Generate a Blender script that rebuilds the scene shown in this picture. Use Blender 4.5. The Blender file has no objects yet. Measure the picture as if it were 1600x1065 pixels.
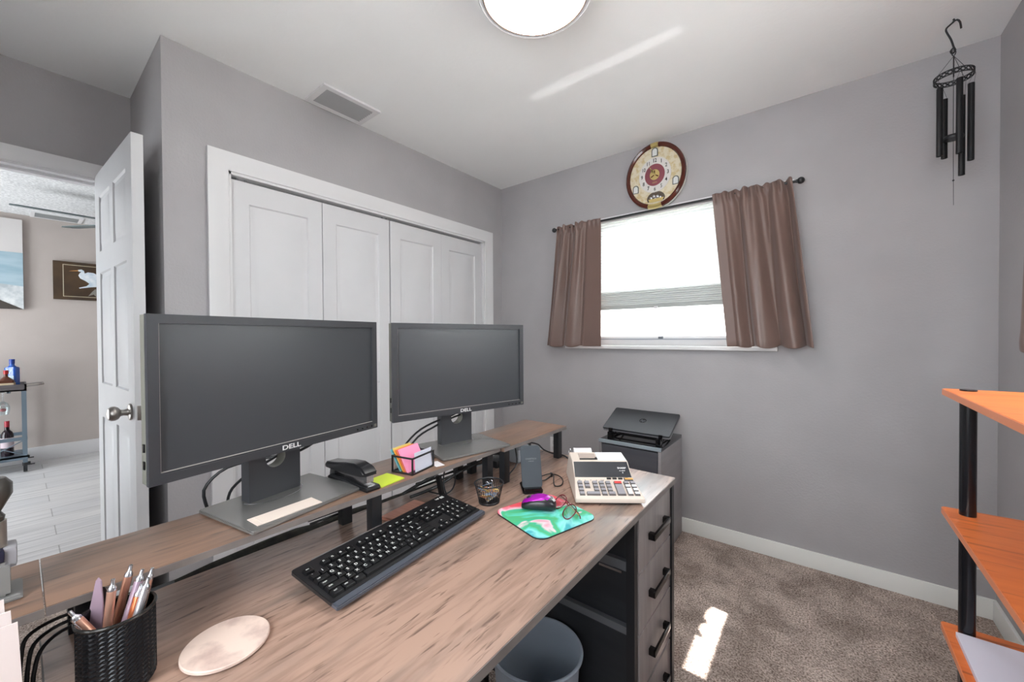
import bpy, bmesh, math, random
from mathutils import Matrix, Vector
random.seed(7)
PI = math.pi
S = bpy.context.scene
COL = S.collection

# ------------------------------------------------------------------ camera
def set_camera():
    yaw, pitch, roll = 0.6679, -0.0112, -0.0062
    fw = Vector((-math.sin(yaw)*math.cos(pitch), math.cos(yaw)*math.cos(pitch), math.sin(pitch)))
    r = Vector((math.cos(yaw), math.sin(yaw), 0)); u = r.cross(fw)
    r2 = r*math.cos(roll) + u*math.sin(roll); u2 = -r*math.sin(roll) + u*math.cos(roll)
    cd = bpy.data.cameras.new('camera'); cd.lens = 611.9132*36/1600; cd.sensor_width = 36
    cd.clip_start = 0.02; cd.clip_end = 200
    c = bpy.data.objects.new('camera', cd); COL.objects.link(c)
    m = Matrix((r2, u2, -fw)).transposed().to_4x4(); m.translation = Vector((2.1113, -2.542, 1.2051))
    c.matrix_world = m; S.camera = c
set_camera()
S.view_settings.view_transform = 'Standard'; S.view_settings.look = 'None'
S.view_settings.gamma = 1.0; S.view_settings.use_curve_mapping = False
S.view_settings.exposure = 0.62

# ------------------------------------------------------------------ world, sun, daylight
W = bpy.data.worlds.new('sky'); S.world = W; W.use_nodes = True
bg = W.node_tree.nodes['Background']; bg.inputs[0].default_value = (0.90, 0.96, 1.0, 1); bg.inputs[1].default_value = 8.0
def lamp(name, kind, loc, direction, energy, color=(1, 1, 1), **kw):
    d = bpy.data.lights.new(name, kind); d.energy = energy; d.color = color
    for k, v in kw.items(): setattr(d, k, v)
    o = bpy.data.objects.new(name, d); COL.objects.link(o); o.location = loc
    o.rotation_euler = Vector(direction).to_track_quat('-Z', 'Y').to_euler()
    return o
lamp('sun', 'SUN', (5, -1.5, 6), (-0.94, 0.10, -1.24), 20.0, (1.0, 0.97, 0.92), angle=0.01)
def portal(name, loc, direction, sx, sy):
    o = lamp(name, 'AREA', loc, direction, 1.0, shape='RECTANGLE', size=sx, size_y=sy)
    o.data.cycles.is_portal = True
portal('window_portal', (1.28, 0.17, 1.57), (0, -1, 0), 1.3, 0.95)
portal('side_window_portal', (2.87, -1.3, 1.57), (-1, 0, 0), 1.2, 0.95)
portal('rear_fill_window_portal', (1.85, -3.32, 1.5), (0, 1, 0), 1.0, 1.2)  # serves the added window behind the camera
portal('hall_fill_window_portal', (-2.5, -4.62, 1.2), (0, 1, 0), 2.4, 2.3)  # serves the added glazing at the hall end
# added area lamp imitating a sun glint: a thin bar of light on the ceiling
lamp('ceiling_streak_lamp', 'AREA', (1.285, 0.145, 1.185), (0, -1.005, 1.255), 0.034, (1, 1, 1), shape='RECTANGLE', size=0.78, size_y=0.06, spread=math.radians(2.5))

# ------------------------------------------------------------------ helpers
def sr(r, g, b):
    f = lambda v: (v/255/12.92) if v <= 10.3 else ((v/255+0.055)/1.055)**2.4
    return (f(r), f(g), f(b), 1)
def mat(name, col, rough=0.5, metal=0.0, spec=None, **kw):
    m = bpy.data.materials.new(name); m.use_nodes = True
    b = m.node_tree.nodes['Principled BSDF']
    b.inputs['Base Color'].default_value = col; b.inputs['Roughness'].default_value = rough; b.inputs['Metallic'].default_value = metal
    if spec is not None: b.inputs['Specular IOR Level'].default_value = spec
    for k, v in kw.items(): b.inputs[k.replace('_', ' ')].default_value = v
    return m
def N(m, t, **kw):
    n = m.node_tree.nodes.new(t)
    for k, v in kw.items(): setattr(n, k, v)
    return n
def L(m, a, b): m.node_tree.links.new(a, b)
def noise_mat(name, c1, c2, scale=(1, 1, 1), nscale=5.0, detail=4, rough=0.5, bump=0.0, lo=0.35, hi=0.65, bscale=None, **kw):
    m = mat(name, c1, rough, **kw); b = m.node_tree.nodes['Principled BSDF']
    tc = N(m, 'ShaderNodeTexCoord'); mp = N(m, 'ShaderNodeMapping'); mp.inputs['Scale'].default_value = scale
    L(m, tc.outputs['Object'], mp.inputs['Vector'])
    no = N(m, 'ShaderNodeTexNoise'); no.inputs['Scale'].default_value = nscale; no.inputs['Detail'].default_value = detail
    L(m, mp.outputs[0], no.inputs['Vector'])
    cr = N(m, 'ShaderNodeValToRGB'); cr.color_ramp.elements[0].position = lo; cr.color_ramp.elements[1].position = hi
    cr.color_ramp.elements[0].color = c1; cr.color_ramp.elements[1].color = c2
    L(m, no.outputs['Fac'], cr.inputs[0]); L(m, cr.outputs[0], b.inputs['Base Color'])
    if bump:
        n2 = no
        if bscale:
            n2 = N(m, 'ShaderNodeTexNoise'); n2.inputs['Scale'].default_value = bscale; n2.inputs['Detail'].default_value = 3
            L(m, tc.outputs['Object'], n2.inputs['Vector'])
        bp = N(m, 'ShaderNodeBump'); bp.inputs['Strength'].default_value = bump; bp.inputs['Distance'].default_value = 0.002
        L(m, n2.outputs['Fac'], bp.inputs['Height']); L(m, bp.outputs[0], b.inputs['Normal'])
    return m
def wood_mat(name, base, dark, grey, rough=0.4, along='Y', fine=1.0):
    """printed weathered board: long streaks along one axis, broad tonal bands, short dark cracks"""
    m = mat(name, base, rough); b = m.node_tree.nodes['Principled BSDF']
    tc = N(m, 'ShaderNodeTexCoord')
    def ns(sx, sy, sc, det, dist=0.0):
        mp = N(m, 'ShaderNodeMapping'); s = {'X': (sy, sx, sx), 'Y': (sx, sy, sx)}[along]
        mp.inputs['Scale'].default_value = s; L(m, tc.outputs['Object'], mp.inputs['Vector'])
        n = N(m, 'ShaderNodeTexNoise'); n.inputs['Scale'].default_value = sc; n.inputs['Detail'].default_value = det
        n.inputs['Distortion'].default_value = dist
        L(m, mp.outputs[0], n.inputs['Vector']); return n
    def ramp(src, p0, p1, a=(0, 0, 0, 1), c=(1, 1, 1, 1)):
        cr = N(m, 'ShaderNodeValToRGB'); cr.color_ramp.elements[0].position = p0; cr.color_ramp.elements[1].position = p1
        cr.color_ramp.elements[0].color = a; cr.color_ramp.elements[1].color = c; L(m, src.outputs['Fac'], cr.inputs[0]); return cr
    def mix(fac, a, c):
        mx = N(m, 'ShaderNodeMix', data_type='RGBA')
        L(m, fac, mx.inputs[0])
        for i, v in ((6, a), (7, c)):
            if isinstance(v, tuple): mx.inputs[i].default_value = v
            else: L(m, v, mx.inputs[i])
        return mx.outputs[2]
    band = ramp(ns(11, 1.8, 1.0, 5, 0.5), 0.46, 0.74)
    streak = ramp(ns(62, 6.5, 1.3*fine, 7, 0.5), 0.44, 0.68)
    crack = ramp(ns(130, 14, 1.0*fine, 3, 0.3), 0.60, 0.70)
    c = mix(band.outputs[0], base, grey)
    sc = N(m, 'ShaderNodeMath', operation='MULTIPLY'); L(m, streak.outputs[0], sc.inputs[0]); sc.inputs[1].default_value = 0.45
    c = mix(sc.outputs[0], c, dark)
    s2 = N(m, 'ShaderNodeMath', operation='MULTIPLY'); L(m, crack.outputs[0], s2.inputs[0]); s2.inputs[1].default_value = 0.6
    c = mix(s2.outputs[0], c, (dark[0]*0.45, dark[1]*0.45, dark[2]*0.45, 1))
    L(m, c, b.inputs['Base Color'])
    bp = N(m, 'ShaderNodeBump'); bp.inputs['Strength'].default_value = 0.15; bp.inputs['Distance'].default_value = 0.0004
    L(m, streak.outputs[0], bp.inputs['Height']); L(m, bp.outputs[0], b.inputs['Normal'])
    return m

class MB:
    """collects shapes into one mesh"""
    def __init__(s): s.bm = bmesh.new()
    def _fin(s, verts, faces, mi, M=None, smooth=False):
        if M is not None:
            for v in verts: v.co = M @ v.co
        for f in faces: f.material_index = mi; f.smooth = smooth
    def box(s, x0, x1, y0, y1, z0, z1, mi=0, bev=0.0, M=None, seg=2):
        b = bmesh.new(); bmesh.ops.create_cube(b, size=1)
        for v in b.verts:
            v.co = Vector(((x0+x1)/2+v.co.x*(x1-x0), (y0+y1)/2+v.co.y*(y1-y0), (z0+z1)/2+v.co.z*(z1-z0)))
        if bev: bmesh.ops.bevel(b, geom=b.edges[:], offset=bev, segments=seg, affect='EDGES', profile=0.7)
        s.merge(b, mi, M, bool(bev)); return s
    def merge(s, b, mi=0, M=None, smooth=False, keep=False):
        mp = {}
        for v in b.verts:
            mp[v] = s.bm.verts.new((M @ v.co) if M is not None else v.co)
        for f in b.faces:
            try: nf = s.bm.faces.new([mp[v] for v in f.verts])
            except ValueError: continue
            nf.material_index = f.material_index if keep else mi; nf.smooth = smooth
        b.free(); return s
    def cyl(s, p0, p1, r, r1=None, seg=20, mi=0, cap=True, smooth=True, bev=0):
        p0 = Vector(p0); p1 = Vector(p1); r1 = r if r1 is None else r1; d = p1-p0
        b = bmesh.new(); bmesh.ops.create_cone(b, cap_ends=cap, segments=seg, radius1=r, radius2=r1, depth=d.length)
        if bev: bmesh.ops.bevel(b, geom=[e for e in b.edges if abs(e.verts[0].co.z-e.verts[1].co.z) < 1e-6], offset=bev, segments=2, affect='EDGES')
        M = Matrix.Translation((p0+p1)/2) @ d.to_track_quat('Z', 'Y').to_matrix().to_4x4()
        s.merge(b, mi, M, smooth); return s
    def sphere(s, c, r, mi=0, seg=16, sc=(1, 1, 1), M=None):
        b = bmesh.new(); bmesh.ops.create_uvsphere(b, u_segments=seg, v_segments=max(6, seg//2), radius=r)
        for v in b.verts: v.co = Vector((v.co.x*sc[0]+c[0], v.co.y*sc[1]+c[1], v.co.z*sc[2]+c[2]))
        s.merge(b, mi, M, True); return s
    def tube(s, pts, r, seg=8, closed=False, mi=0, smooth_pts=0, rx=None):
        P = [Vector(p) for p in pts]
        for _ in range(smooth_pts):   # Chaikin-like Catmull subdivision
            Q = []; n = len(P)
            rng = range(n) if closed else range(n-1)
            for i in rng:
                a = P[(i-1) % n] if (closed or i > 0) else P[i]
                b_, c = P[i], P[(i+1) % n]
                d = P[(i+2) % n] if (closed or i+2 < n) else c
                Q.append(b_); Q.append((-a+9*b_+9*c-d)/16)
            if not closed: Q.append(P[-1])
            P = Q
        n = len(P); rings = []; up = None
        for i in range(n):
            t = (P[(i+1) % n]-P[i-1]) if closed else (P[min(i+1, n-1)]-P[max(i-1, 0)])
            if t.length < 1e-9: t = Vector((0, 0, 1))
            t.normalize()
            if up is None: up = t.orthogonal().normalized()
            up = (up - t*up.dot(t))
            if up.length < 1e-6: up = t.orthogonal()
            up.normalize(); w = t.cross(up)
            rr = r[i] if isinstance(r, (list, tuple)) else r
            rings.append([s.bm.verts.new(P[i]+up*math.cos(2*PI*k/seg)*rr+w*math.sin(2*PI*k/seg)*(rx or rr)) for k in range(seg)])
        for i in range(n if closed else n-1):
            A, B = rings[i], rings[(i+1) % n]
            for k in range(seg):
                f = s.bm.faces.new((A[k], A[(k+1) % seg], B[(k+1) % seg], B[k])); f.material_index = mi; f.smooth = True
        if not closed:
            for R_, rev in ((rings[0], True), (rings[-1], False)):
                f = s.bm.faces.new(list(reversed(R_)) if rev else R_); f.material_index = mi
        return s
    def lathe(s, prof, c=(0, 0, 0), seg=32, mi=0, sc=(1, 1), M=None, smooth=True):
        b = bmesh.new(); rings = []
        for r, z in prof:
            if r < 1e-6: rings.append([b.verts.new((c[0], c[1], c[2]+z))])
            else: rings.append([b.verts.new((c[0]+r*sc[0]*math.cos(2*PI*k/seg), c[1]+r*sc[1]*math.sin(2*PI*k/seg), c[2]+z)) for k in range(seg)])
        for A, B in zip(rings, rings[1:]):
            for k in range(seg):
                k2 = (k+1) % seg
                if len(A) == 1 and len(B) == 1: continue
                if len(A) == 1: b.faces.new((A[0], B[k2], B[k]))
                elif len(B) == 1: b.faces.new((A[k], A[k2], B[0]))
                else: b.faces.new((A[k], A[k2], B[k2], B[k]))
        bmesh.ops.recalc_face_normals(b, faces=b.faces[:])
        s.merge(b, mi, M, smooth); return s
    def prism(s, poly, z0, z1, mi=0, M=None, bev=0, smooth=False):
        b = bmesh.new()
        A = [b.verts.new((p[0], p[1], z0)) for p in poly]; B = [b.verts.new((p[0], p[1], z1)) for p in poly]
        b.faces.new(list(reversed(A))); b.faces.new(B); n = len(poly)
        for i in range(n): b.faces.new((A[i], A[(i+1) % n], B[(i+1) % n], B[i]))
        bmesh.ops.recalc_face_normals(b, faces=b.faces[:])
        if bev:
            bmesh.ops.bevel(b, geom=[e for e in b.edges if abs(e.verts[0].co.z-e.verts[1].co.z) < 1e-7], offset=bev, segments=2, affect='EDGES')
        s.merge(b, mi, M, smooth); return s
    def frame(s, x0, x1, z0, z1, w, y0, y1, mi=0, M=None):
        """rectangular frame in the XZ plane, bars of width w"""
        s.box(x0, x0+w, y0, y1, z0, z1, mi, M=M); s.box(x1-w, x1, y0, y1, z0, z1, mi, M=M)
        s.box(x0+w, x1-w, y0, y1, z0, z0+w, mi, M=M); s.box(x0+w, x1-w, y0, y1, z1-w, z1, mi, M=M); return s
    def text(s, body, size, M, ext=0.0003, mi=0, bold=0.0, align='CENTER', shear=0.0, sx=1.0):
        cu = bpy.data.curves.new('t', 'FONT'); cu.body = body; cu.size = size; cu.extrude = ext; cu.offset = bold*size
        cu.align_x = align; cu.align_y = 'CENTER'; cu.shear = shear; cu.resolution_u = 3
        o = bpy.data.objects.new('t', cu); COL.objects.link(o)
        me = bpy.data.meshes.new_from_object(o.evaluated_get(bpy.context.evaluated_depsgraph_get()))
        b = bmesh.new(); b.from_mesh(me); bpy.data.objects.remove(o); bpy.data.meshes.remove(me); bpy.data.curves.remove(cu)
        if sx != 1.0:
            for v in b.verts: v.co.x *= sx
        s.merge(b, mi, M, False); return s
    def obj(s, name, mats, parent=None, kind=None, world=False, autosmooth=True):
        if not isinstance(mats, (list, tuple)): mats = [mats]
        if world and parent is not None:
            Mi = MW[parent.name].inverted()
            for v in s.bm.verts: v.co = Mi @ v.co
        s.bm.normal_update()
        me = bpy.data.meshes.new(name); s.bm.to_mesh(me); s.bm.free()
        for m in mats: me.materials.append(m)
        if autosmooth:
            try: me.set_sharp_from_angle(angle=math.radians(35))
            except Exception: pass
        o = bpy.data.objects.new(name, me); COL.objects.link(o)
        if parent is not None: o.parent = parent; MW[o.name] = MW[parent.name]
        else: MW[o.name] = Matrix.Identity(4)
        if kind: o['kind'] = kind
        return o
MW = {}
def tag(o, label, cat, group=None):
    o['label'] = label; o['category'] = cat
    if group: o['group'] = group
    return o
def thing(name, label, cat, loc=(0, 0, 0), rz=0.0, group=None, rot=None):
    o = bpy.data.objects.new(name, None); COL.objects.link(o); o.empty_display_size = 0.05
    o.location = loc; o.rotation_euler = rot if rot else (0, 0, rz)
    from mathutils import Euler
    MW[o.name] = Matrix.Translation(Vector(loc)) @ Euler(o.rotation_euler).to_matrix().to_4x4()
    return tag(o, label, cat, group)
def dup(root, loc, rz=None, label=None, rot=None, name=None):
    r = root.copy(); COL.objects.link(r); r.location = loc
    if rot is not None: r.rotation_euler = rot
    elif rz is not None: r.rotation_euler = (0, 0, rz)
    if label: r['label'] = label
    for ch in list(root.children):
        c = ch.copy(); COL.objects.link(c); c.parent = r
        for g in list(ch.children):
            d = g.copy(); COL.objects.link(d); d.parent = c
    return r
def R(a): return math.radians(a)
def T(x, y, z): return Matrix.Translation((x, y, z))
def RX(a): return Matrix.Rotation(a, 4, 'X')
def RY(a): return Matrix.Rotation(a, 4, 'Y')
def RZ(a): return Matrix.Rotation(a, 4, 'Z')
def rrect(w, d, r, n=6, cx=0, cy=0):
    pts = []
    for qx, qy, a0 in ((1, 1, 0), (-1, 1, 90), (-1, -1, 180), (1, -1, 270)):
        for k in range(n+1):
            a = R(a0+90*k/n); pts.append((cx+qx*(w/2-r)+r*math.cos(a), cy+qy*(d/2-r)+r*math.sin(a)))
    return pts

# ------------------------------------------------------------------ materials
m_wall = noise_mat('wall_paint', sr(172, 169, 171), sr(178, 175, 177), nscale=3, rough=0.6, bump=0.5, bscale=90)
m_ceil = noise_mat('ceiling_paint', sr(247, 247, 247), sr(250, 250, 250), nscale=2, rough=0.8, bump=0.35, bscale=60)
m_hallwall = noise_mat('hall_paint', sr(186, 176, 170), sr(192, 182, 176), nscale=3, rough=0.7, bump=0.3, bscale=90)
m_popcorn = noise_mat('popcorn_ceiling', sr(196, 196, 196), sr(232, 232, 232), nscale=60, detail=5, rough=0.9, bump=1.0)
m_white = mat('white_trim_paint', sr(226, 225, 226), 0.38)
m_door = noise_mat('white_door_paint', sr(214, 213, 215), sr(218, 217, 219), nscale=4, rough=0.42, bump=0.15, bscale=200)
m_base = mat('baseboard_paint', sr(240, 240, 236), 0.4)
m_black = mat('black_metal', sr(30, 31, 34), 0.38)
m_blackp = mat('black_plastic', sr(26, 27, 30), 0.42)
m_gloss = mat('gloss_black_plastic', sr(14, 14, 16), 0.12)
m_bezel = mat('monitor_plastic', sr(54, 55, 59), 0.42)
m_side = mat('monitor_side_plastic', sr(112, 111, 102), 0.45)
m_screen = mat('monitor_screen', sr(62, 64, 68), 0.34)
m_nickel = mat('aged_nickel', sr(172, 167, 162), 0.34, 1.0)
m_silver = mat('silver_metal', sr(200, 200, 204), 0.25, 1.0)
m_logo = mat('logo_white', sr(225, 225, 225), 0.4)
m_desk = wood_mat('desk_board', sr(176, 144, 127), sr(108, 86, 75), sr(118, 107, 100), 0.25)
m_deskedge = noise_mat('desk_board_edge', sr(112, 106, 104), sr(128, 120, 116), nscale=20, rough=0.4)
m_riser = wood_mat('riser_board', sr(136, 106, 88), sr(80, 66, 58), sr(98, 88, 80), 0.28, fine=0.8)
m_drawer = noise_mat('drawer_front', sr(132, 125, 124), sr(158, 150, 149), scale=(6, 6, 0.6), nscale=4, rough=0.32)
m_cabinet = noise_mat('cabinet_board', sr(74, 74, 80), sr(84, 84, 90), scale=(1, 1, 6), nscale=4, rough=0.4)
m_cabside = noise_mat('cabinet_side_board', sr(144, 139, 141), sr(156, 151, 153), scale=(1, 1, 6), nscale=4, rough=0.34)
m_orange = wood_mat('cherry_board', sr(222, 120, 58), sr(188, 86, 34), sr(210, 106, 46), 0.38, along='X', fine=0.6)
m_orangeedge = mat('cherry_edge', sr(222, 134, 90), 0.4)
m_cloth = noise_mat('brown_satin', sr(112, 89, 81), sr(117, 94, 86), nscale=3, rough=0.36, Sheen_Weight=0.2)
m_bin = mat('grey_bin_plastic', sr(156, 167, 180), 0.42)
m_paper = mat('white_paper', sr(226, 222, 224), 0.7)
def carpet():
    m = mat('carpet', sr(140, 122, 112), 0.95, spec=0.1); b = m.node_tree.nodes['Principled BSDF']
    tc = N(m, 'ShaderNodeTexCoord')
    def ns(sc, det, r):
        n = N(m, 'ShaderNodeTexNoise'); n.inputs['Scale'].default_value = sc; n.inputs['Detail'].default_value = det; n.inputs['Roughness'].default_value = r
        L(m, tc.outputs['Object'], n.inputs['Vector']); return n
    fine, mid = ns(150, 3, 0.7), ns(5.5, 5, 0.7)
    r1 = N(m, 'ShaderNodeValToRGB'); e = r1.color_ramp.elements; e[0].position = 0.36; e[1].position = 0.62; e[0].color = sr(122, 104, 94); e[1].color = sr(238, 220, 209)
    L(m, fine.outputs['Fac'], r1.inputs[0])
    r2 = N(m, 'ShaderNodeValToRGB'); e = r2.color_ramp.elements; e[0].position = 0.40; e[1].position = 0.60; e[0].color = (0.60, 0.58, 0.57, 1); e[1].color = (1, 1, 1, 1)
    L(m, mid.outputs['Fac'], r2.inputs[0])
    mx = N(m, 'ShaderNodeMix', data_type='RGBA', blend_type='MULTIPLY'); mx.inputs[0].default_value = 1
    L(m, r1.outputs[0], mx.inputs[6]); L(m, r2.outputs[0], mx.inputs[7]); L(m, mx.outputs[2], b.inputs['Base Color'])
    bp = N(m, 'ShaderNodeBump'); bp.inputs['Strength'].default_value = 1.0; bp.inputs['Distance'].default_value = 0.006
    L(m, fine.outputs['Fac'], bp.inputs['Height']); L(m, bp.outputs[0], b.inputs['Normal'])
    return m
m_carpet = carpet()
def plank_floor():
    m = mat('hall_plank_tile', sr(205, 203, 202), 0.3); b = m.node_tree.nodes['Principled BSDF']
    tc = N(m, 'ShaderNodeTexCoord'); mp = N(m, 'ShaderNodeMapping'); mp.inputs['Rotation'].default_value = (0, 0, R(90))
    L(m, tc.outputs['Object'], mp.inputs['Vector'])
    br = N(m, 'ShaderNodeTexBrick'); br.inputs['Scale'].default_value = 1.0; br.inputs['Brick Width'].default_value = 1.2; br.inputs['Row Height'].default_value = 0.2
    br.inputs['Mortar Size'].default_value = 0.003; br.inputs['Color1'].default_value = sr(222, 220, 219); br.inputs['Color2'].default_value = sr(214, 213, 214)
    br.inputs['Mortar'].default_value = sr(170, 168, 166); L(m, mp.outputs[0], br.inputs['Vector'])
    m2 = N(m, 'ShaderNodeMapping'); m2.inputs['Scale'].default_value = (26, 1.4, 1); L(m, tc.outputs['Object'], m2.inputs['Vector'])
    n = N(m, 'ShaderNodeTexNoise'); n.inputs['Scale'].default_value = 1.5; n.inputs['Detail'].default_value = 5; L(m, m2.outputs[0], n.inputs['Vector'])
    r = N(m, 'ShaderNodeValToRGB'); e = r.color_ramp.elements; e[0].position = 0.35; e[1].position = 0.65; e[0].color = (0.74, 0.74, 0.75, 1); e[1].color = (1, 1, 1, 1)
    L(m, n.outputs['Fac'], r.inputs[0])
    mx = N(m, 'ShaderNodeMix', data_type='RGBA', blend_type='MULTIPLY'); mx.inputs[0].default_value = 1
    L(m, br.outputs['Color'], mx.inputs[6]); L(m, r.outputs[0], mx.inputs[7]); L(m, mx.outputs[2], b.inputs['Base Color'])
    return m
def glass_mat(name, tint=(1, 1, 1, 1), refl=0.08, rough=0.02):
    m = bpy.data.materials.new(name); m.use_nodes = True; nt = m.node_tree; nt.nodes.clear()
    o = N(m, 'ShaderNodeOutputMaterial'); t = N(m, 'ShaderNodeBsdfTransparent'); t.inputs[0].default_value = tint
    g = N(m, 'ShaderNodeBsdfGlossy'); g.inputs['Roughness'].default_value = rough
    x = N(m, 'ShaderNodeMixShader'); x.inputs[0].default_value = refl
    L(m, t.outputs[0], x.inputs[1]); L(m, g.outputs[0], x.inputs[2]); L(m, x.outputs[0], o.inputs[0]); return m
m_glass = glass_mat('window_glass')
def blind_mat(bright=False):
    m = bpy.data.materials.new('shade_fabric_fill' if bright else 'shade_fabric'); m.use_nodes = True; nt = m.node_tree; nt.nodes.clear()
    o = N(m, 'ShaderNodeOutputMaterial'); d = N(m, 'ShaderNodeBsdfDiffuse'); d.inputs[0].default_value = sr(214, 216, 216)
    t = N(m, 'ShaderNodeBsdfTranslucent'); t.inputs[0].default_value = sr(224, 228, 227)
    x = N(m, 'ShaderNodeMixShader'); x.inputs[0].default_value = 0.14 if not bright else 0.55
    L(m, d.outputs[0], x.inputs[1]); L(m, t.outputs[0], x.inputs[2]); L(m, x.outputs[0], o.inputs[0]); return m
m_blind = blind_mat(); m_blind2 = blind_mat(True)  # second fabric passes extra light, added to brighten from the side window

# ------------------------------------------------------------------ room shell
H = 2.44; RW = 2.6936; YC = -2.1618; XD = -0.6795; YB = -3.15; WT = 0.13
def struct(name, mb, m, **kw): return mb.obj(name, m, kind='structure', **kw)
struct('floor', MB().box(XD-WT, RW+WT, YB-WT, WT, -0.1, 0.0), m_carpet)
struct('ceiling', MB().box(XD-WT, RW+WT, YB-WT, WT, H, H+0.1), m_ceil)
# window wall (Y=0), opening X .66-1.90, Z 1.14-2.0
wx0, wx1, wz0, wz1 = 0.66, 1.90, 1.14, 2.0
struct('wall_window', MB().box(-0.75, wx0, 0, WT, 0, H).box(wx1, RW+WT, 0, WT, 0, H).box(wx0, wx1, 0, WT, 0, wz0).box(wx0, wx1, 0, WT, wz1, H), m_wall)
# right wall with its own window
vy0, vy1, vz0, vz1 = -1.85, -0.72, 1.15, 2.0
struct('wall_right', MB().box(RW, RW+WT, YB-WT, vy0, 0, H).box(RW, RW+WT, vy1, 0, 0, H).box(RW, RW+WT, vy0, vy1, 0, vz0).box(RW, RW+WT, vy0, vy1, vz1, H), m_wall)
struct('wall_back', MB().box(XD-WT, 1.35, YB-WT, YB, 0, H).box(2.35, RW+WT, YB-WT, YB, 0, H).box(1.35, 2.35, YB-WT, YB, 0, 0.9).box(1.35, 2.35, YB-WT, YB, 2.1, H), m_wall)
w3 = struct('fill_window_3', MB().frame(1.35, 2.35, 0.9, 2.1, 0.04, YB-0.09, YB-0.04).box(1.83, 1.87, YB-0.09, YB-0.04, 0.94, 2.06), m_white)  # unseen window added behind the camera for daylight fill
MB().box(1.38, 2.32, YB-0.068, YB-0.064, 0.93, 2.07).obj('pane', m_glass, w3)
# closet front wall (X=0) with opening Y -1.936..-.212, Z 0..1.965
cy0, cy1, cz1 = -1.936, -0.212, 1.965
struct('wall_closet', MB().box(-0.11, 0, YC, cy0, 0, H).box(-0.11, 0, cy1, 0, 0, H).box(-0.11, 0, cy0, cy1, cz1, H).box(XD, -0.11, YC, YC+0.11, 0, H), m_wall)
struct('wall_closet_rear', MB().box(XD-0.02, XD, YC+0.11, 0, 0, H), m_wall)
# wall with the doorway (X = XD)
dy0, dy1, dz1 = -3.05, -2.265, 1.99
struct('wall_door', MB().box(XD-WT, XD, dy1, YC+0.11, 0, H).box(XD-WT, XD, YB, dy0, 0, H).box(XD-WT, XD, dy0, dy1, dz1, H), m_wall)
# baseboards
def baseb(mb, x0, x1, y0, y1, h=0.085):
    mb.box(x0, x1, y0, y1, 0, h, bev=0.004)
b = MB(); baseb(b, 0.0, RW, -0.013, 0); b.obj('baseboard_window', m_base, kind='structure')
b = MB(); baseb(b, RW-0.013, RW, YB, -0.013); b.obj('baseboard_right', m_base, kind='structure')
b = MB(); baseb(b, 0, 0.013, YC, cy0-0.062); baseb(b, 0, 0.013, cy1+0.1, -0.013); b.obj('baseboard_closet', m_base, kind='structure')

# closet casing
def casing(y0, y1, z1, w, x, name, sgn=1):
    """moulded door casing around an opening in a wall at X=x, standing sgn*15 mm proud"""
    b = MB()
    for a, c in ((0.0, 0.011), (0.35, 0.016), (0.75, 0.019)):
        o = w*(1-a); t = c
        xx = sorted((x, x+sgn*t))
        b.box(xx[0], xx[1], y0-o, y0-0.0, 0, z1+o)
        b.box(xx[0], xx[1], y1, y1+o, 0, z1+o)
        b.box(xx[0], xx[1], y0, y1, z1, z1+o)
    return b.obj(name, m_white, kind='structure')
def casing2(y0, y1, z1, w, x, name, sgn=1):
    # profile across the casing width: thin at the opening, thick towards the outside
    prof = [(0, 0), (0, 0.008), (0.12*w, 0.011), (0.3*w, 0.011), (0.45*w, 0.015), (0.8*w, 0.019), (w, 0.019), (w, 0)]
    b = bmesh.new(); rings = []
    corners = [(y0, 0.0, -1, 0), (y0, z1, -1, 1), (y1, z1, 1, 1), (y1, 0.0, 1, 0)]
    for cy, cz, sy, sz in corners:
        rings.append([b.verts.new((x+sgn*t, cy+sy*o, cz+sz*o)) for o, t in prof])
    for A, B in zip(rings, rings[1:]):
        for k in range(len(prof)-1): b.faces.new((A[k], A[k+1], B[k+1], B[k]))
    b.faces.new(rings[0]); b.faces.new(rings[-1])
    bmesh.ops.recalc_face_normals(b, faces=b.faces[:])
    m = MB(); m.merge(b); return m.obj(name, m_white, kind='structure')
casing2(cy0, cy1, cz1, 0.08, 0.0, 'trim_1')
struct('trim_2', MB().box(-0.11, 0.0, cy0-0.001, cy0+0.012, 0, cz1).box(-0.11, 0.0, cy1-0.012, cy1+0.001, 0, cz1).box(-0.11, 0.0, cy0, cy1, cz1-0.012, cz1+0.001), m_white)
casing2(dy0, dy1, dz1, 0.065, XD, 'trim_3')
struct('trim_4', MB().box(XD-WT, XD, dy1-0.012, dy1+0.001, 0, dz1).box(XD-WT, XD, dy0, dy0+0.012, 0, dz1).box(XD-WT, XD, dy0, dy1, dz1-0.012, dz1+0.001)
       .box(XD-0.06, XD-0.045, dy1-0.018, dy1-0.01, 0, dz1-0.012).box(XD-0.06, XD-0.045, dy0, dy1, dz1-0.024, dz1-0.012), m_white)

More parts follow.
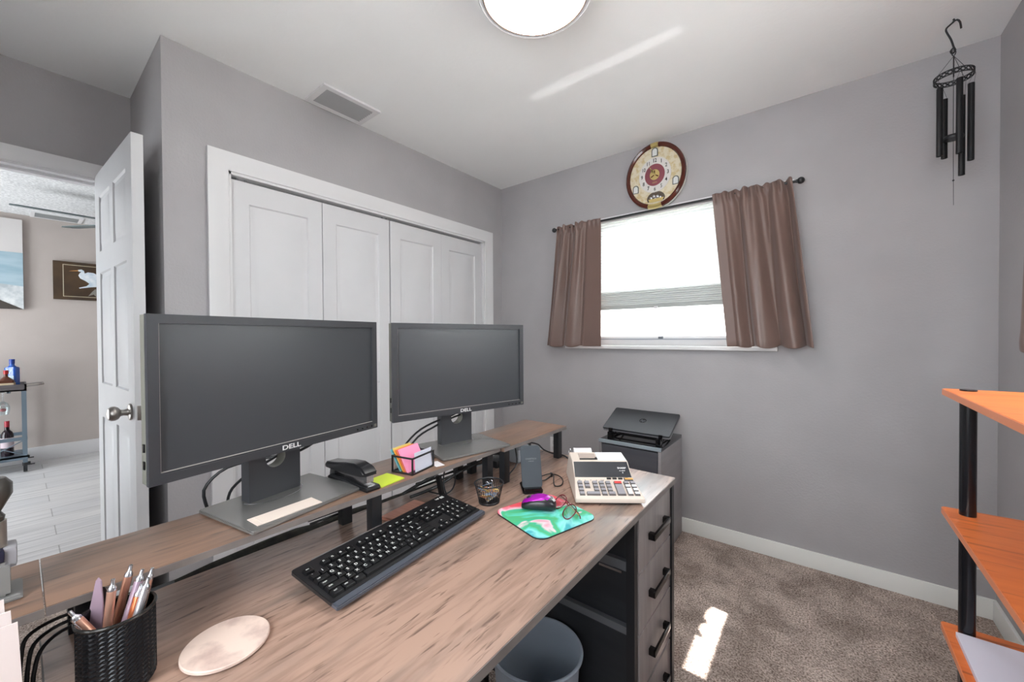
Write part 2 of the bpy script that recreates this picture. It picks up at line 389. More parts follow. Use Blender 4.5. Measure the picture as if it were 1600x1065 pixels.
# moulded panels: leaf lies in local XZ plane, front at y=0 facing -y
def panel_leaf(w, h, t, panels, both=False):
    """slab whose front (and back) carries raised panels; panels = list of (x0,x1,z0,z1)"""
    m = MB()
    xs = sorted({0, w} | {v for p in panels for v in p[:2]}); zs = sorted({0, h} | {v for p in panels for v in p[2:]})
    def inside(x, z): return any(p[0] < x < p[1] and p[2] < z < p[3] for p in panels)
    for side in ((0, 1) if both else (0,)):
        y0 = 0 if side == 0 else t; d = 1 if side == 0 else -1
        for xa, xb in zip(xs, xs[1:]):
            for za, zb in zip(zs, zs[1:]):
                if inside((xa+xb)/2, (za+zb)/2): continue
                vs = [m.bm.verts.new(v) for v in ((xa, y0, za), (xb, y0, za), (xb, y0, zb), (xa, y0, zb))]
                m.bm.faces.new(vs if side == 0 else vs[::-1])
        for x0, x1, z0, z1 in panels:
            steps = [(0, 0), (0.006, 0.006), (0.016, 0.007), (0.034, 0.001), (0.036, 0.0005)]
            rings = []
            for o, dep in steps:
                rings.append([m.bm.verts.new(v) for v in ((x0+o, y0+d*dep, z0+o), (x1-o, y0+d*dep, z0+o), (x1-o, y0+d*dep, z1-o), (x0+o, y0+d*dep, z1-o))])
            for A, B in zip(rings, rings[1:]):
                for k in range(4):
                    q = (A[k], A[(k+1) % 4], B[(k+1) % 4], B[k]); m.bm.faces.new(q if side == 0 else q[::-1])
            m.bm.faces.new(rings[-1] if side == 0 else rings[-1][::-1])
    # edges
    for q in (((0, 0, 0), (0, t, 0), (w, t, 0), (w, 0, 0)), ((0, 0, h), (w, 0, h), (w, t, h), (0, t, h)),
              ((0, 0, 0), (0, 0, h), (0, t, h), (0, t, 0)), ((w, 0, 0), (w, t, 0), (w, t, h), (w, 0, h))):
        m.bm.faces.new([m.bm.verts.new(v) for v in q])
    if not both:
        m.bm.faces.new([m.bm.verts.new(v) for v in ((0, t, 0), (0, t, h), (w, t, h), (w, t, 0))])
    return m
# four bifold closet leaves; local x -> +Y, front (-y) -> +X : rotate +90deg
lw = (cy1-0.013-(cy0+0.013))/4
lnames = [('bifold closet door leaf furthest left, beside the hinge-side casing', 0), ('bifold closet door leaf second from left, left of the middle gap', 1),
          ('bifold closet door leaf third from left, right of the middle gap', 2), ('bifold closet door leaf furthest right, next to the window wall', 3)]
for lab, i in lnames:
    y = cy0+0.013+lw*i
    gap = 0.0035 if i in (1,) else 0.0015
    w = lw-gap
    ya = y+(0.003 if i == 2 else 0.0008)
    o = panel_leaf(w-0.002, 1.905, 0.03, [(0.075, w-0.075, 1.02, 1.835-0.03), (0.075, w-0.075, 0.16, 0.90)]).obj('door_%d' % (i+2), m_door, kind='structure', autosmooth=True)
    o.location = (-0.022, ya, 0.035); o.rotation_euler = (0, 0, R(90))
# bifold pivots seen in the dark gap over the doors
for k, y in enumerate((cy0+0.045, cy0+0.08, -1.12, -1.09)):
    struct('trim_%d' % (k+5), MB().cyl((-0.037, y, 1.937), (-0.037, y, 1.955), 0.006, seg=10), m_silver)

# open room door: local x from latch(0) to hinge, front -y faces the camera side (-Y)
leaf_w = 0.716
pl = []
for xa, xb in ((0.095, 0.325), (0.392, 0.622)):
    pl += [(xa, xb, 1.60, 1.86), (xa, xb, 0.98, 1.50), (xa, xb, 0.20, 0.82)]
dm = panel_leaf(leaf_w, 1.975, 0.035, pl, both=True)
da = math.atan2(-2.291+2.259, -0.662-0.049)      # direction latch -> hinge
m_door_shaded = noise_mat('white_door_paint_shaded', sr(208, 208, 210), sr(212, 212, 214), nscale=4, rough=0.4)  # same white door paint, darkened to stand in for shade on this leaf
door = dm.obj('door_1', m_door_shaded, kind='structure')
# local x -> direction hinge..latch so that front normal (-y) faces -Y
ang = math.atan2(-2.259+2.291, 0.049+0.662)
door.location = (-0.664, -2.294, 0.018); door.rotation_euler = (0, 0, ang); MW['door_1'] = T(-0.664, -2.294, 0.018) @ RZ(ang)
kb = MB(); kx = leaf_w-0.062; kz = 0.92-0.018
kb.lathe([(0.001, 0), (0.031, 0), (0.033, 0.003), (0.030, 0.007), (0.014, 0.010), (0.011, 0.022), (0.013, 0.030), (0.022, 0.036), (0.0275, 0.046), (0.0275, 0.056), (0.022, 0.064), (0.010, 0.068), (0.001, 0.0685)], seg=28, M=T(kx, 0, kz) @ RX(R(90)))
kb.lathe([(0.001, 0), (0.031, 0), (0.033, 0.003), (0.030, 0.007), (0.014, 0.010), (0.011, 0.022), (0.013, 0.030), (0.022, 0.036), (0.0275, 0.046), (0.0275, 0.056), (0.022, 0.064), (0.010, 0.068), (0.001, 0.0685)], seg=28, M=T(kx, 0.035, kz) @ RX(R(-90)))
kb.obj('door_knob', m_nickel, door)
lp = MB().box(leaf_w, leaf_w+0.0015, 0.006, 0.029, kz-0.028, kz+0.028, bev=0.0006).cyl((leaf_w, 0.0175, kz), (leaf_w+0.010, 0.0175, kz), 0.006, seg=14)
lp.obj('latch_plate', m_nickel, door)
for z in (0.22, 1.0, 1.75):
    MB().cyl((0.002, 0.036, z-0.04), (0.002, 0.036, z+0.04), 0.006, seg=10).obj('hinge', m_nickel, door)

# window 1 (in the window wall)
def window(name, axis):
    """frame, glass, sill built in local XZ (x along the wall, y outwards)"""
w1 = MB()
w1.frame(wx0, wx1, wz0, wz1, 0.03, 0.07, 0.12)
w1.box(wx0+0.03, wx1-0.03, 0.075, 0.105, wz0+0.03, wz0+0.062)      # lower sash rail
w1.box(wx0+0.03, wx1-0.03, 0.085, 0.115, 1.565, 1.60)
w1 = w1.obj('window_1', m_white, kind='structure')
MB().box(wx0+0.03, wx1-0.03, 0.094, 0.097, wz0+0.06, wz1-0.03).obj('pane', m_glass, w1)
MB().box(wx0+0.04, wx1-0.04, 0.070, 0.0745, wz0+0.040, wz0+0.046, 0).obj('sash_track', mat('track_grey', sr(150, 155, 165), 0.4), w1)
MB().box(1.275, 1.305, 0.062, 0.076, wz0+0.046, wz0+0.062, bev=0.003).obj('sash_latch', mat('latch_grey', sr(120, 124, 130), 0.4, 0.6), w1)
MB().box(wx0-0.03, wx1+0.03, -0.035, 0.07, wz0-0.022, wz0, bev=0.004).obj('window_sill', m_white, w1)
MB().box(0.53, 2.0, -0.004, 0.0, wz1+0.002, wz1+0.022).obj('head_strip', m_white, w1)
# cellular shade inside it
sh = thing('cellular_shade', 'white pleated cellular shade pulled two thirds down over the window', 'window shade', (1.28, 0.019, 1.385))
b = bmesh.new(); z0, z1 = 0.022, 0.606; n = 31; rows = []
for i in range(2*n+1):
    z = z0+(z1-z0)*i/(2*n); y = -0.006 if i % 2 else 0.004
    rows.append((b.verts.new((-0.60, y, z)), b.verts.new((0.60, y, z))))
for A, B in zip(rows, rows[1:]): b.faces.new((A[0], A[1], B[1], B[0]))
m = MB(); m.merge(b); m.obj('pleated_fabric', m_blind, sh, autosmooth=False)
b = bmesh.new(); rows = []
for i in range(17):
    rows.append((b.verts.new((-0.60, -0.008 if i % 2 else 0.001, 0.022+0.1*i/16)), b.verts.new((0.60, -0.008 if i % 2 else 0.001, 0.022+0.1*i/16))))
for A, B in zip(rows, rows[1:]): b.faces.new((A[0], A[1], B[1], B[0]))
m = MB(); m.merge(b); m.obj('gathered_pleats', m_blind, sh, autosmooth=False)
MB().box(-0.60, 0.60, -0.014, 0.012, 0.0, 0.022, bev=0.003).obj('bottom_rail', mat('shade_rail', sr(176, 180, 178), 0.5), sh)
MB().box(-0.61, 0.61, -0.012, 0.02, 0.604, 0.6125, bev=0.001).obj('head_rail', m_white, sh)
MB().box(-0.012, 0.012, -0.019, -0.013, -0.008, 0.010, bev=0.002).obj('pull_tab', m_white, sh)

# curtains
def curtain(name, label, x0t, x1t, x0b, x1b, zt, zb, y0, folds, amp, flat, frame, group=None, seed=1, rodz=1.985):
    """folds: number of folds in the non-flat part; flat=(a,b) range of u kept nearly flat"""
    rnd = random.Random(seed); nx, nz = 120, 44
    ph = [rnd.uniform(-0.5, 0.5) for _ in range(8)]
    def g(u):
        a = 1.0
        if flat[0] <= u <= flat[1]:
            e = min(u-flat[0] if flat[0] > 0 else 9, flat[1]-u if flat[1] < 1 else 9)
            a = max(0.0, 1-e*9)
        return a
    b = bmesh.new(); G = []
    for j in range(nz+1):
        v = j/nz; z = zt+(zb-zt)*v; row = []
        for i in range(nx+1):
            u = i/nx
            x = (x0t+(x1t-x0t)*u)*(1-v)+(x0b+(x1b-x0b)*u)*v
            f = math.sin(2*PI*(folds*u+0.12*math.sin(2.2*v+ph[0])+0.15*math.sin(7*u+ph[2])))
            f2 = math.sin(2*PI*(folds*2.3*u+ph[1])+v*1.5)
            grow = 0.35+0.65*min(1, v*2.2)
            yo = amp*g(u)*(f*grow+0.25*f2*(1-v))+0.006*math.sin(3.1*u+2*v)*v
            pin = 0.011*math.sin(2*PI*folds*3.1*u+ph[3])*math.exp(-((z-rodz)/0.03)**2)*(0.3+0.7*g(u))
            zz = z
            if j == 0: zz += 0.006*math.sin(2*PI*folds*2.1*u+ph[4])*(0.3+g(u))
            hem = 0.0015*(1 if abs(v-0.965) < 0.015 else 0)
            zz += 0.008*math.sin(2*PI*folds*u)*g(u)*(v**3)
            # fabric wraps round the rod at the pocket
            pocket = 0.016*math.exp(-((z-rodz)/0.018)**2)
            row.append(b.verts.new((x+amp*0.35*g(u)*math.cos(2*PI*folds*u)*v, y0+yo-pocket*0.4+pin-hem, zz)))
        G.append(row)
    for A, B in zip(G, G[1:]):
        for i in range(nx): b.faces.new((A[i], A[i+1], B[i+1], B[i]))
    m = MB(); m.merge(b, smooth=True, M=frame)
    o = m.obj(name, m_cloth, autosmooth=False)
    md = o.modifiers.new('thick', 'SOLIDIFY'); md.thickness = 0.002
    md2 = o.modifiers.new('sub', 'SUBSURF'); md2.levels = 1; md2.render_levels = 1
    return tag(o, label, 'curtain', group)
I4 = Matrix.Identity(4)
curtain('curtain', 'brown satin curtain panel on the left half of the window, gathered at left', 0.60, 0.945, 0.485, 0.945, 2.003, 1.135, -0.085, 3.4, 0.026, (0.6, 1.0), I4, seed=3)
curtain('curtain', 'brown satin curtain panel on the right half of the window, flaring towards the bottom', 1.625, 1.995, 1.70, 2.095, 2.003, 1.142, -0.088, 3.6, 0.031, (0.0, 0.24), I4, seed=8)
rod = thing('curtain_rod', 'thin black curtain rod with round ball ends above the window', 'curtain rod', (1.28, -0.075, 1.985))
MB().cyl((-0.70, 0, 0), (0.735, 0, 0), 0.0065, seg=14).obj('rod', m_black, rod)
for x in (-0.712, 0.75):
    MB().sphere((x, 0, 0), 0.017, seg=18).cyl((x-(0.02 if x > 0 else -0.02), 0, 0), (x, 0, 0), 0.009, seg=12).obj('finial', m_black, rod)
for x in (-0.66, 0.70):
    MB().cyl((x, 0, -0.004), (x, 0.073, -0.004), 0.005, seg=10).box(x-0.012, x+0.012, 0.068, 0.074, -0.035, 0.02, bev=0.002).obj('bracket', m_black, rod)

# window 2 in the right wall
w2 = MB()
FR = Matrix(((0, 1, 0, RW), (-1, 0, 0, 0), (0, 0, 1, 0), (0, 0, 0, 1)))    # local x -> -Y, local y -> +X
w2.frame(-vy1, -vy0, vz0, vz1, 0.03, 0.07, 0.12, M=FR).box(-vy1+0.03, -vy0-0.03, 0.075, 0.105, vz0+0.03, vz0+0.06, M=FR)
w2 = w2.obj('window_2', m_white, kind='structure')
MB().box(-vy1+0.03, -vy0-0.03, 0.094, 0.097, vz0+0.06, vz1-0.03, M=FR).obj('pane', m_glass, w2)
MB().box(-vy1-0.03, -vy0+0.03, -0.03, 0.07, vz0-0.02, vz0, M=FR, bev=0.004).obj('window_sill', m_white, w2)
sh2 = thing('cellular_shade', 'white cellular shade over the side window at the right edge of the photo', 'window shade', (RW+0.04, (vy0+vy1)/2, 1.35))
b = bmesh.new(); rows = []
for i in range(51):
    rows.append((b.verts.new((0.004 if i % 2 else -0.006, -0.55, 0.02+0.62*i/50)), b.verts.new((0.004 if i % 2 else -0.006, 0.55, 0.02+0.62*i/50))))
for A, B in zip(rows, rows[1:]): b.faces.new((A[0], A[1], B[1], B[0]))
m = MB(); m.merge(b); m.obj('pleated_fabric', m_blind2, sh2, autosmooth=False)
MB().box(-0.012, 0.012, -0.55, 0.55, 0, 0.02).obj('bottom_rail', m_white, sh2)
curtain('curtain', 'brown satin curtain at the right edge of the photo on the side wall', 0.66, 0.93, 0.555, 0.95, 2.003, 1.15, -0.085, 3.0, 0.016, (2, 3), FR, seed=5)
curtain('curtain', 'brown satin curtain on the near side of the side window', 1.72, 2.0, 1.62, 2.10, 2.003, 1.15, -0.085, 3.0, 0.018, (2, 3), FR, seed=6)
rod2 = thing('curtain_rod', 'black curtain rod on the side wall at the right edge', 'curtain rod', (RW-0.075, -1.36, 1.985))
MB().cyl((0, -0.70, 0), (0, 0.70, 0), 0.0065, seg=12).obj('rod', m_black, rod2)
for y in (-0.71, 0.71): MB().sphere((0, y, 0), 0.017).obj('finial', m_black, rod2)
for y in (-0.67, 0.67): MB().cyl((0, y, 0), (0.075, y, 0), 0.005, seg=10).obj('bracket', m_black, rod2)

# pale block wall and ground outside
def blocks():
    m = mat('outside_blocks', sr(240, 240, 238), 0.9); b_ = m.node_tree.nodes['Principled BSDF']
    tc = N(m, 'ShaderNodeTexCoord'); mp = N(m, 'ShaderNodeMapping'); mp.inputs['Rotation'].default_value = (R(90), 0, 0); L(m, tc.outputs['Object'], mp.inputs['Vector'])
    br = N(m, 'ShaderNodeTexBrick'); br.inputs['Scale'].default_value = 1; br.inputs['Brick Width'].default_value = 0.4; br.inputs['Row Height'].default_value = 0.2
    br.inputs['Mortar Size'].default_value = 0.006; br.inputs['Color1'].default_value = sr(244, 244, 244); br.inputs['Color2'].default_value = sr(234, 236, 238); br.inputs['Mortar'].default_value = sr(190, 192, 196)
    L(m, mp.outputs[0], br.inputs['Vector']); L(m, br.outputs['Color'], b_.inputs['Base Color']); return m
struct('wall_outside', MB().box(-4, 6, 3.2, 3.3, 0, 2.2), blocks())
struct('floor_outside', MB().box(-6, 9, 0.2, 8, -0.2, -0.1).box(2.9, 9, -6, 0.2, -0.2, -0.1), mat('outside_ground', sr(232, 229, 222), 0.9))

# ------------------------------------------------------------------ hall beyond the door
HX = -4.0; HC = 2.42
struct('floor_hall', MB().box(HX-0.1, XD-WT, -4.6, 0.2, -0.1, -0.001), plank_floor())
struct('ceiling_hall', MB().box(HX-0.1, XD-WT, -4.6, 0.2, HC, HC+0.1), m_popcorn)
struct('wall_hall', MB().box(HX-0.1, HX, -4.6, 0.2, 0, HC), m_hallwall)
struct('wall_hall_end', MB().box(HX, XD-WT, 0.1, 0.2, 0, HC), m_hallwall)
struct('wall_hall_side', MB().box(XD-WT-0.01, XD-WT, -4.6, YB, 0, HC), m_hallwall)
struct('wall_hall_glass', MB().box(HX, -3.7, -4.6, -4.5, 0, HC).box(-1.9, XD-WT, -4.6, -4.5, 0, HC).box(-3.7, -1.9, -4.6, -4.5, 2.1, HC), m_hallwall)
w4 = struct('hall_fill_window_4', MB().frame(-3.7, -1.9, 0.0, 2.1, 0.05, -4.58, -4.53).box(-2.83, -2.77, -4.58, -4.53, 0.05, 2.05), m_white)  # unseen glazing added to brighten the hall
MB().box(-3.66, -1.94, -4.557, -4.553, 0.04, 2.06).obj('pane', m_glass, w4)
struct('baseboard_hall', MB().box(HX, HX+0.015, -4.5, 0.1, 0, 0.14, bev=0.003), m_white)

v = thing('ceiling_vent', 'white slatted air vent on the hall ceiling seen through the doorway', 'vent', (-3.86, -2.27, HC))
MB().frame(-0.13, 0.13, -0.17, 0.17, 0.028, -0.009, 0, M=Matrix(((1, 0, 0, 0), (0, 0, 1, 0), (0, 1, 0, 0), (0, 0, 0, 1)))).obj('vent_frame', m_white, v)
b = MB()
for k in range(9): b.box(-0.1+0.024*k, -0.088+0.024*k, -0.145, 0.145, -0.007, -0.002)
b.obj('slats', mat('vent_slats', sr(150, 152, 152), 0.5), v)
fan = thing('ceiling_fan', 'dark thin-bladed ceiling fan half hidden by the open door', 'ceiling fan', (-2.83, -1.86, HC))
MB().cyl((0, 0, 0), (0, 0, -0.03), 0.07, seg=24).cyl((0, 0, -0.03), (0, 0, -0.09), 0.012, seg=12).obj('downrod', m_nickel, fan)
MB().lathe([(0.0, -0.08), (0.09, -0.085), (0.11, -0.12), (0.11, -0.19), (0.08, -0.22), (0.0, -0.225)], seg=28).obj('motor', m_nickel, fan)
m_blade = mat('fan_blade_teal', sr(92, 104, 106), 0.4)
for k in range(5):
    a = R(-88-60*k)
    MB().prism([(0.10, -0.03), (0.16, -0.055), (0.66, -0.065), (0.70, -0.04), (0.70, 0.04), (0.66, 0.065), (0.16, 0.055), (0.10, 0.03)], -0.004, 0.004,
               M=RZ(a) @ T(0, 0, -0.17) @ RX(R(-8))).obj('blade', m_blade, fan)

m_frame_dk = mat('picture_frame_brown', sr(44, 34, 30), 0.4)
pic = thing('framed_picture', 'dark framed picture of a white egret on the hall wall', 'picture', (HX+0.001, -2.0, 1.81))
# local: x out of wall (+X), y along wall, z up
MB().box(0, 0.03, -0.30, 0.30, -0.195, 0.195, bev=0.003).obj('picture_panel', noise_mat('egret_ground', sr(58, 42, 26), sr(76, 56, 34), nscale=5, rough=0.5), pic)
PV = Matrix(((0, 0, 1, 0.0305), (1, 0, 0, 0), (0, 1, 0, 0), (0, 0, 0, 1)))   # poly (y,z) -> wall plane
MB().frame(-0.235, 0.235, -0.165, 0.165, 0.006, 0, 0.001, M=Matrix(((0, 1, 0, 0.0302), (1, 0, 0, 0), (0, 0, 1, 0), (0, 0, 0, 1)))).obj('inner_border', mat('cream_line', sr(186, 176, 152), 0.6), pic)
m_eg = noise_mat('egret_white', sr(196, 212, 224), sr(236, 240, 244), nscale=18, rough=0.6)
body = [(-0.130, 0.118), (-0.105, 0.125), (-0.088, 0.112), (-0.082, 0.085), (-0.060, 0.100), (-0.02, 0.098), (0.03, 0.07), (0.09, 0.02), (0.13, -0.03), (0.08, -0.03), (0.02, -0.045),
        (-0.04, -0.055), (-0.12, -0.075), (-0.125, -0.068), (-0.07, -0.045), (-0.05, -0.02), (-0.075, 0.005), (-0.115, 0.03), (-0.128, 0.06), (-0.118, 0.085), (-0.105, 0.098), (-0.128, 0.102)]
MB().prism(body, 0, 0.002, M=PV).obj('egret', m_eg, pic)
MB().prism([(-0.125, 0.105), (-0.195, 0.098), (-0.125, 0.116)], 0, 0.002, M=PV).obj('beak', mat('beak_orange', sr(208, 150, 84), 0.5), pic)
MB().prism([(-0.03, -0.10), (-0.01, -0.075), (0.03, -0.07), (0.05, -0.10), (0.03, -0.12), (0.02, -0.155), (0.0, -0.155), (-0.02, -0.13), (-0.06, -0.15)], 0, 0.002, M=PV).obj('perch', mat('perch_grey', sr(140, 136, 128), 0.6), pic)

sea = thing('canvas_print', 'large pale beach canvas with a dark pier at the left photo edge', 'picture', (HX+0.001, -2.94, 1.93))
sw = 0.452
MB().box(0, 0.035, -sw, sw, -0.432, 0.432, bev=0.002).obj('canvas', noise_mat('canvas_sky', sr(214, 208, 206), sr(222, 218, 216), nscale=1.5, rough=0.8), sea)
PS = Matrix(((0, 0, 1, 0.0352), (1, 0, 0, 0), (0, 1, 0, 0), (0, 0, 0, 1)))
MB().prism([(-sw, -0.432), (sw, -0.432), (sw, 0.112), (-sw, 0.118)], 0, 0.0012, M=PS).obj('sea', noise_mat('canvas_sea', sr(150, 178, 192), sr(172, 194, 204), scale=(1, 1, 5), nscale=4, rough=0.8), sea)
MB().prism([(-sw, -0.432), (sw, -0.432), (sw, -0.21), (0.2, -0.18), (-0.1, -0.22), (-sw, -0.15)], 0.0012, 0.002, M=PS).obj('surf', noise_mat('canvas_surf', sr(176, 184, 188), sr(226, 228, 228), nscale=14, detail=6, rough=0.8), sea)
MB().prism([(sw, -0.432), (0.05, -0.432), (-0.1, -0.20), (0.2, -0.28)], 0.002, 0.003, M=PS).prism([(0.10, -0.38), (0.295, -0.38), (0.295, -0.12), (0.28, 0.02), (0.20, 0.03), (0.10, 0.0)], 0.002, 0.0032, M=PS).obj('pier', mat('canvas_pier', sr(70, 64, 60), 0.8), sea)

# bar cart
m_cart = mat('blue_grey_metal', sr(104, 118, 130), 0.45, 0.3)
m_cartw = wood_mat('cart_board', sr(92, 86, 88), sr(58, 54, 56), sr(80, 76, 78), 0.5)
CX0, CX1, CY0, CY1 = -3.93, -3.58, -3.15, -2.485
cart = thing('bar_cart', 'blue grey metal bar cart with wooden tray against the hall wall', 'bar cart', (-3.755, -2.8, 0))
def cp(name, mb, m, par=cart): return mb.obj(name, m, par, world=True)
cp('tray', MB().box(CX0, CX1, CY0, CY1, 0.74, 0.752).box(CX0, CX0+0.012, CY0, CY1, 0.74, 0.80).box(CX1-0.012, CX1, CY0, CY1, 0.74, 0.80).box(CX0, CX1, CY1-0.012, CY1, 0.74, 0.80).box(CX0, CX1, CY0, CY0+0.012, 0.74, 0.80), m_cartw)
for x in (CX0+0.015, CX1-0.015):
    for y in (CY0+0.02, CY1-0.015):
        cp('leg', MB().box(x-0.014, x+0.014, y-0.014, y+0.014, 0.085, 0.745), m_cart)
        c = cp('caster', MB().cyl((x, y+0.012, 0.032), (x, y-0.012, 0.032), 0.030, seg=20).box(x-0.012, x+0.012, y-0.018, y+0.03, 0.06, 0.088).box(x-0.006, x+0.006, y+0.02, y+0.055, 0.058, 0.066), m_black)
cp('lower_shelf', MB().box(CX0, CX1, CY0, CY1, 0.135, 0.15).box(CX1-0.01, CX1, CY0, CY1, 0.115, 0.15), m_cart)
cp('rail', MB().box(CX1-0.012, CX1-0.004, CY0, CY1, 0.29, 0.32).box(CX0+0.004, CX0+0.012, CY0, CY1, 0.29, 0.32).box(CX0, CX1, CY1-0.018, CY1-0.01, 0.29, 0.32), m_cart)
cp('cross_brace', MB().tube([(CX1-0.01, CY1-0.02, 0.29), (CX1-0.01, CY1-0.25, 0.155)], 0.004, seg=6).tube([(CX1-0.01, CY1-0.02, 0.155), (CX1-0.01, CY1-0.25, 0.29)], 0.004, seg=6), m_cart)
cp('push_handle', MB().tube([(CX0+0.04, CY1, 0.78), (CX0+0.04, CY1+0.07, 0.785), (CX0+0.07, CY1+0.10, 0.787), (CX1-0.07, CY1+0.10, 0.787), (CX1-0.04, CY1+0.07, 0.785), (CX1-0.04, CY1, 0.78)], 0.007, seg=8), m_nickel)
cp('glass_rack', MB().box(CX0+0.02, CX1-0.02, -2.66, -2.655, 0.728, 0.74).box(CX0+0.02, CX1-0.02, -2.585, -2.58, 0.728, 0.74).box(CX0+0.02, CX1-0.02, -2.665, -2.645, 0.724, 0.728).box(CX0+0.02, CX1-0.02, -2.597, -2.575, 0.724, 0.728), m_cart)
m_blueb = mat('blue_bottle_glass', sr(24, 84, 176), 0.12, spec=0.8)
bt = thing('liquor_bottle', 'tall blue liquor bottle on the bar cart tray', 'bottle', (-3.80, -2.565, 0.752))
MB().prism(rrect(0.085, 0.06, 0.02), 0, 0.20, bev=0.006, M=RZ(R(60)), smooth=True).lathe([(0.03, 0.199), (0.016, 0.215), (0.014, 0.235), (0.0, 0.235)], seg=20).obj('bottle_body', m_blueb, bt)
MB().lathe([(0.0175, 0.228), (0.0175, 0.272), (0.0, 0.273)], seg=20).obj('cap', mat('blue_cap', sr(20, 60, 150), 0.3), bt)
MB().box(-0.028, 0.028, -0.034, -0.0305, 0.04, 0.12, M=RZ(R(60))).text('V', 0.06, RZ(R(60)) @ T(0, -0.0315, 0.155) @ RX(R(90)), bold=0.02).obj('label_mark', mat('pale_label', sr(200, 220, 235), 0.5), bt)
bt = thing('liquor_bottle', 'squat brown bottle with red cap beside the blue bottle', 'bottle', (-3.70, -2.60, 0.752))
MB().prism(rrect(0.095, 0.06, 0.012), 0, 0.085, bev=0.005, M=RZ(R(80)), smooth=True).lathe([(0.045, 0.084), (0.03, 0.10), (0.013, 0.118), (0.012, 0.15), (0.0, 0.15)], seg=20).obj('bottle_body', mat('brown_glass', sr(88, 42, 24), 0.15), bt)
MB().lathe([(0.0155, 0.142), (0.0155, 0.175), (0.0, 0.176)], seg=16).obj('cap', mat('red_wax', sr(170, 28, 32), 0.35), bt)
MB().box(-0.049, 0.049, -0.0315, 0.0315, 0.012, 0.06, M=RZ(R(80))).obj('label', mat('cream_label', sr(206, 188, 156), 0.6), bt)
bt = thing('wine_bottle', 'dark red wine bottle with red foil on the lower cart shelf', 'bottle', (-3.70, -2.60, 0.15))
MB().lathe([(0.0, 0.0), (0.037, 0.0), (0.038, 0.01), (0.038, 0.19), (0.030, 0.215), (0.015, 0.235), (0.014, 0.31), (0.0, 0.31)], seg=24).obj('bottle_body', mat('dark_glass', sr(28, 14, 24), 0.1), bt)
MB().lathe([(0.0155, 0.262), (0.0155, 0.315), (0.0, 0.316)], seg=20).obj('foil', mat('red_foil', sr(150, 30, 46), 0.3), bt)
MB().lathe([(0.0386, 0.075), (0.0386, 0.165)], seg=24).obj('label', mat('pink_label', sr(206, 190, 196), 0.6), bt)
m_clear = glass_mat('clear_glass', (0.93, 0.96, 0.97, 1), 0.14, 0.03)
wg = thing('wine_glass', 'clear stemmed wine glass hanging upside down under the cart tray', 'glass', (-3.70, -2.62, 0.728))
MB().lathe([(0.034, 0.0), (0.034, -0.002), (0.006, -0.006), (0.0045, -0.07), (0.010, -0.082), (0.030, -0.10), (0.041, -0.135), (0.040, -0.165), (0.031, -0.205), (0.030, -0.205), (0.039, -0.165), (0.0395, -0.135), (0.029, -0.102), (0.008, -0.085), (0.0, -0.083)], seg=28).obj('glass_bowl', m_clear, wg)
MB().sphere((0.0, 0, -0.16), 0.020, sc=(1, 1, 0.7)).obj('red_stopper', mat('red_ball', sr(190, 60, 64), 0.4), wg)

# ------------------------------------------------------------------ desk
DZ = 0.75; DX0, DX1, DY0, DY1 = 1.165, 1.745, -2.524, -1.237
desk = thing('desk', 'long weathered wood desk with black frame and drawer column', 'desk', (1.45, -1.88, 0))
def dp(name, mb, m, par=desk): return mb.obj(name, m, par, world=True)
dp('desktop', MB().box(DX0, DX1, DY0, DY1, DZ-0.0175, DZ, bev=0.0012), m_desk)
dp('edge_band', MB().box(DX1-0.0005, DX1+0.0012, DY0, DY1, DZ-0.017, DZ-0.0012).box(DX0-0.0012, DX0+0.0005, DY0, DY1, DZ-0.017, DZ-0.0012).box(DX0, DX1, DY0-0.0012, DY0+0.0005, DZ-0.017, DZ-0.0012).box(DX0, DX1, DY1-0.0005, DY1+0.0012, DZ-0.017, DZ-0.0012), m_deskedge)
ft = 0.022
for (x, y) in ((DX0+0.03, DY0+0.03), (DX1-0.06, DY0+0.03)):
    dp('leg', MB().box(x-ft/2, x+ft/2, y-ft/2, y+ft/2, 0.0, DZ-0.0175), m_black)
for (x, y) in ((DX0+0.03, DY1-0.014), (DX1-0.014, DY1-0.014), (DX0+0.03, -1.548), (DX1-0.022, -1.548)):
    dp('leg', MB().box(x-ft/2, x+ft/2, y-ft/2, y+ft/2, 0.0, DZ-0.0175), m_black)
dp('crossbar', MB().box(DX0+0.02, DX0+0.04, DY0+0.04, DY1-0.025, 0.70, 0.725).box(DX0+0.04, DX1-0.07, DY0+0.02, DY0+0.04, 0.70, 0.725), m_black)
m_dkside = noise_mat('drawer_column_side', sr(34, 36, 40), sr(42, 44, 48), scale=(1, 1, 5), nscale=5, rough=0.45)
dp('side_panel', MB().box(DX0+0.04, DX1-0.03, -1.540, -1.534, 0.06, DZ-0.02), m_dkside)
dp('side_panel', MB().box(DX0+0.04, DX1-0.02, DY1-0.012, DY1-0.004, 0.06, DZ-0.02), m_dkside)
dp('back_panel', MB().box(DX0+0.04, DX0+0.046, -1.534, DY1-0.012, 0.06, DZ-0.02), m_dkside)
m_rail = mat('rail_grey', sr(96, 98, 102), 0.4)
dp('side_rail', MB().box(DX0+0.04, DX1-0.033, -1.556, -1.541, 0.418, 0.438), m_rail)
dp('side_rail', MB().box(DX0+0.04, DX1-0.033, -1.556, -1.541, 0.586, 0.611), m_rail)
dp('side_rail', MB().box(DX0+0.04, DX1-0.033, -1.556, -1.541, 0.10, 0.125), m_rail)
dp('drawer_slide', MB().box(1.30, 1.62, -1.5600, -1.5570, 0.579, 0.585).box(1.635, 1.70, -1.5600, -1.5570, 0.579, 0.585), m_silver)
dp('base_panel', MB().box(DX0+0.04, DX1-0.02, -1.534, DY1-0.012, 0.06, 0.075), m_dkside)
dr = [(0.724, 0.576), (0.570, 0.412), (0.406, 0.248), (0.238, 0.08)]
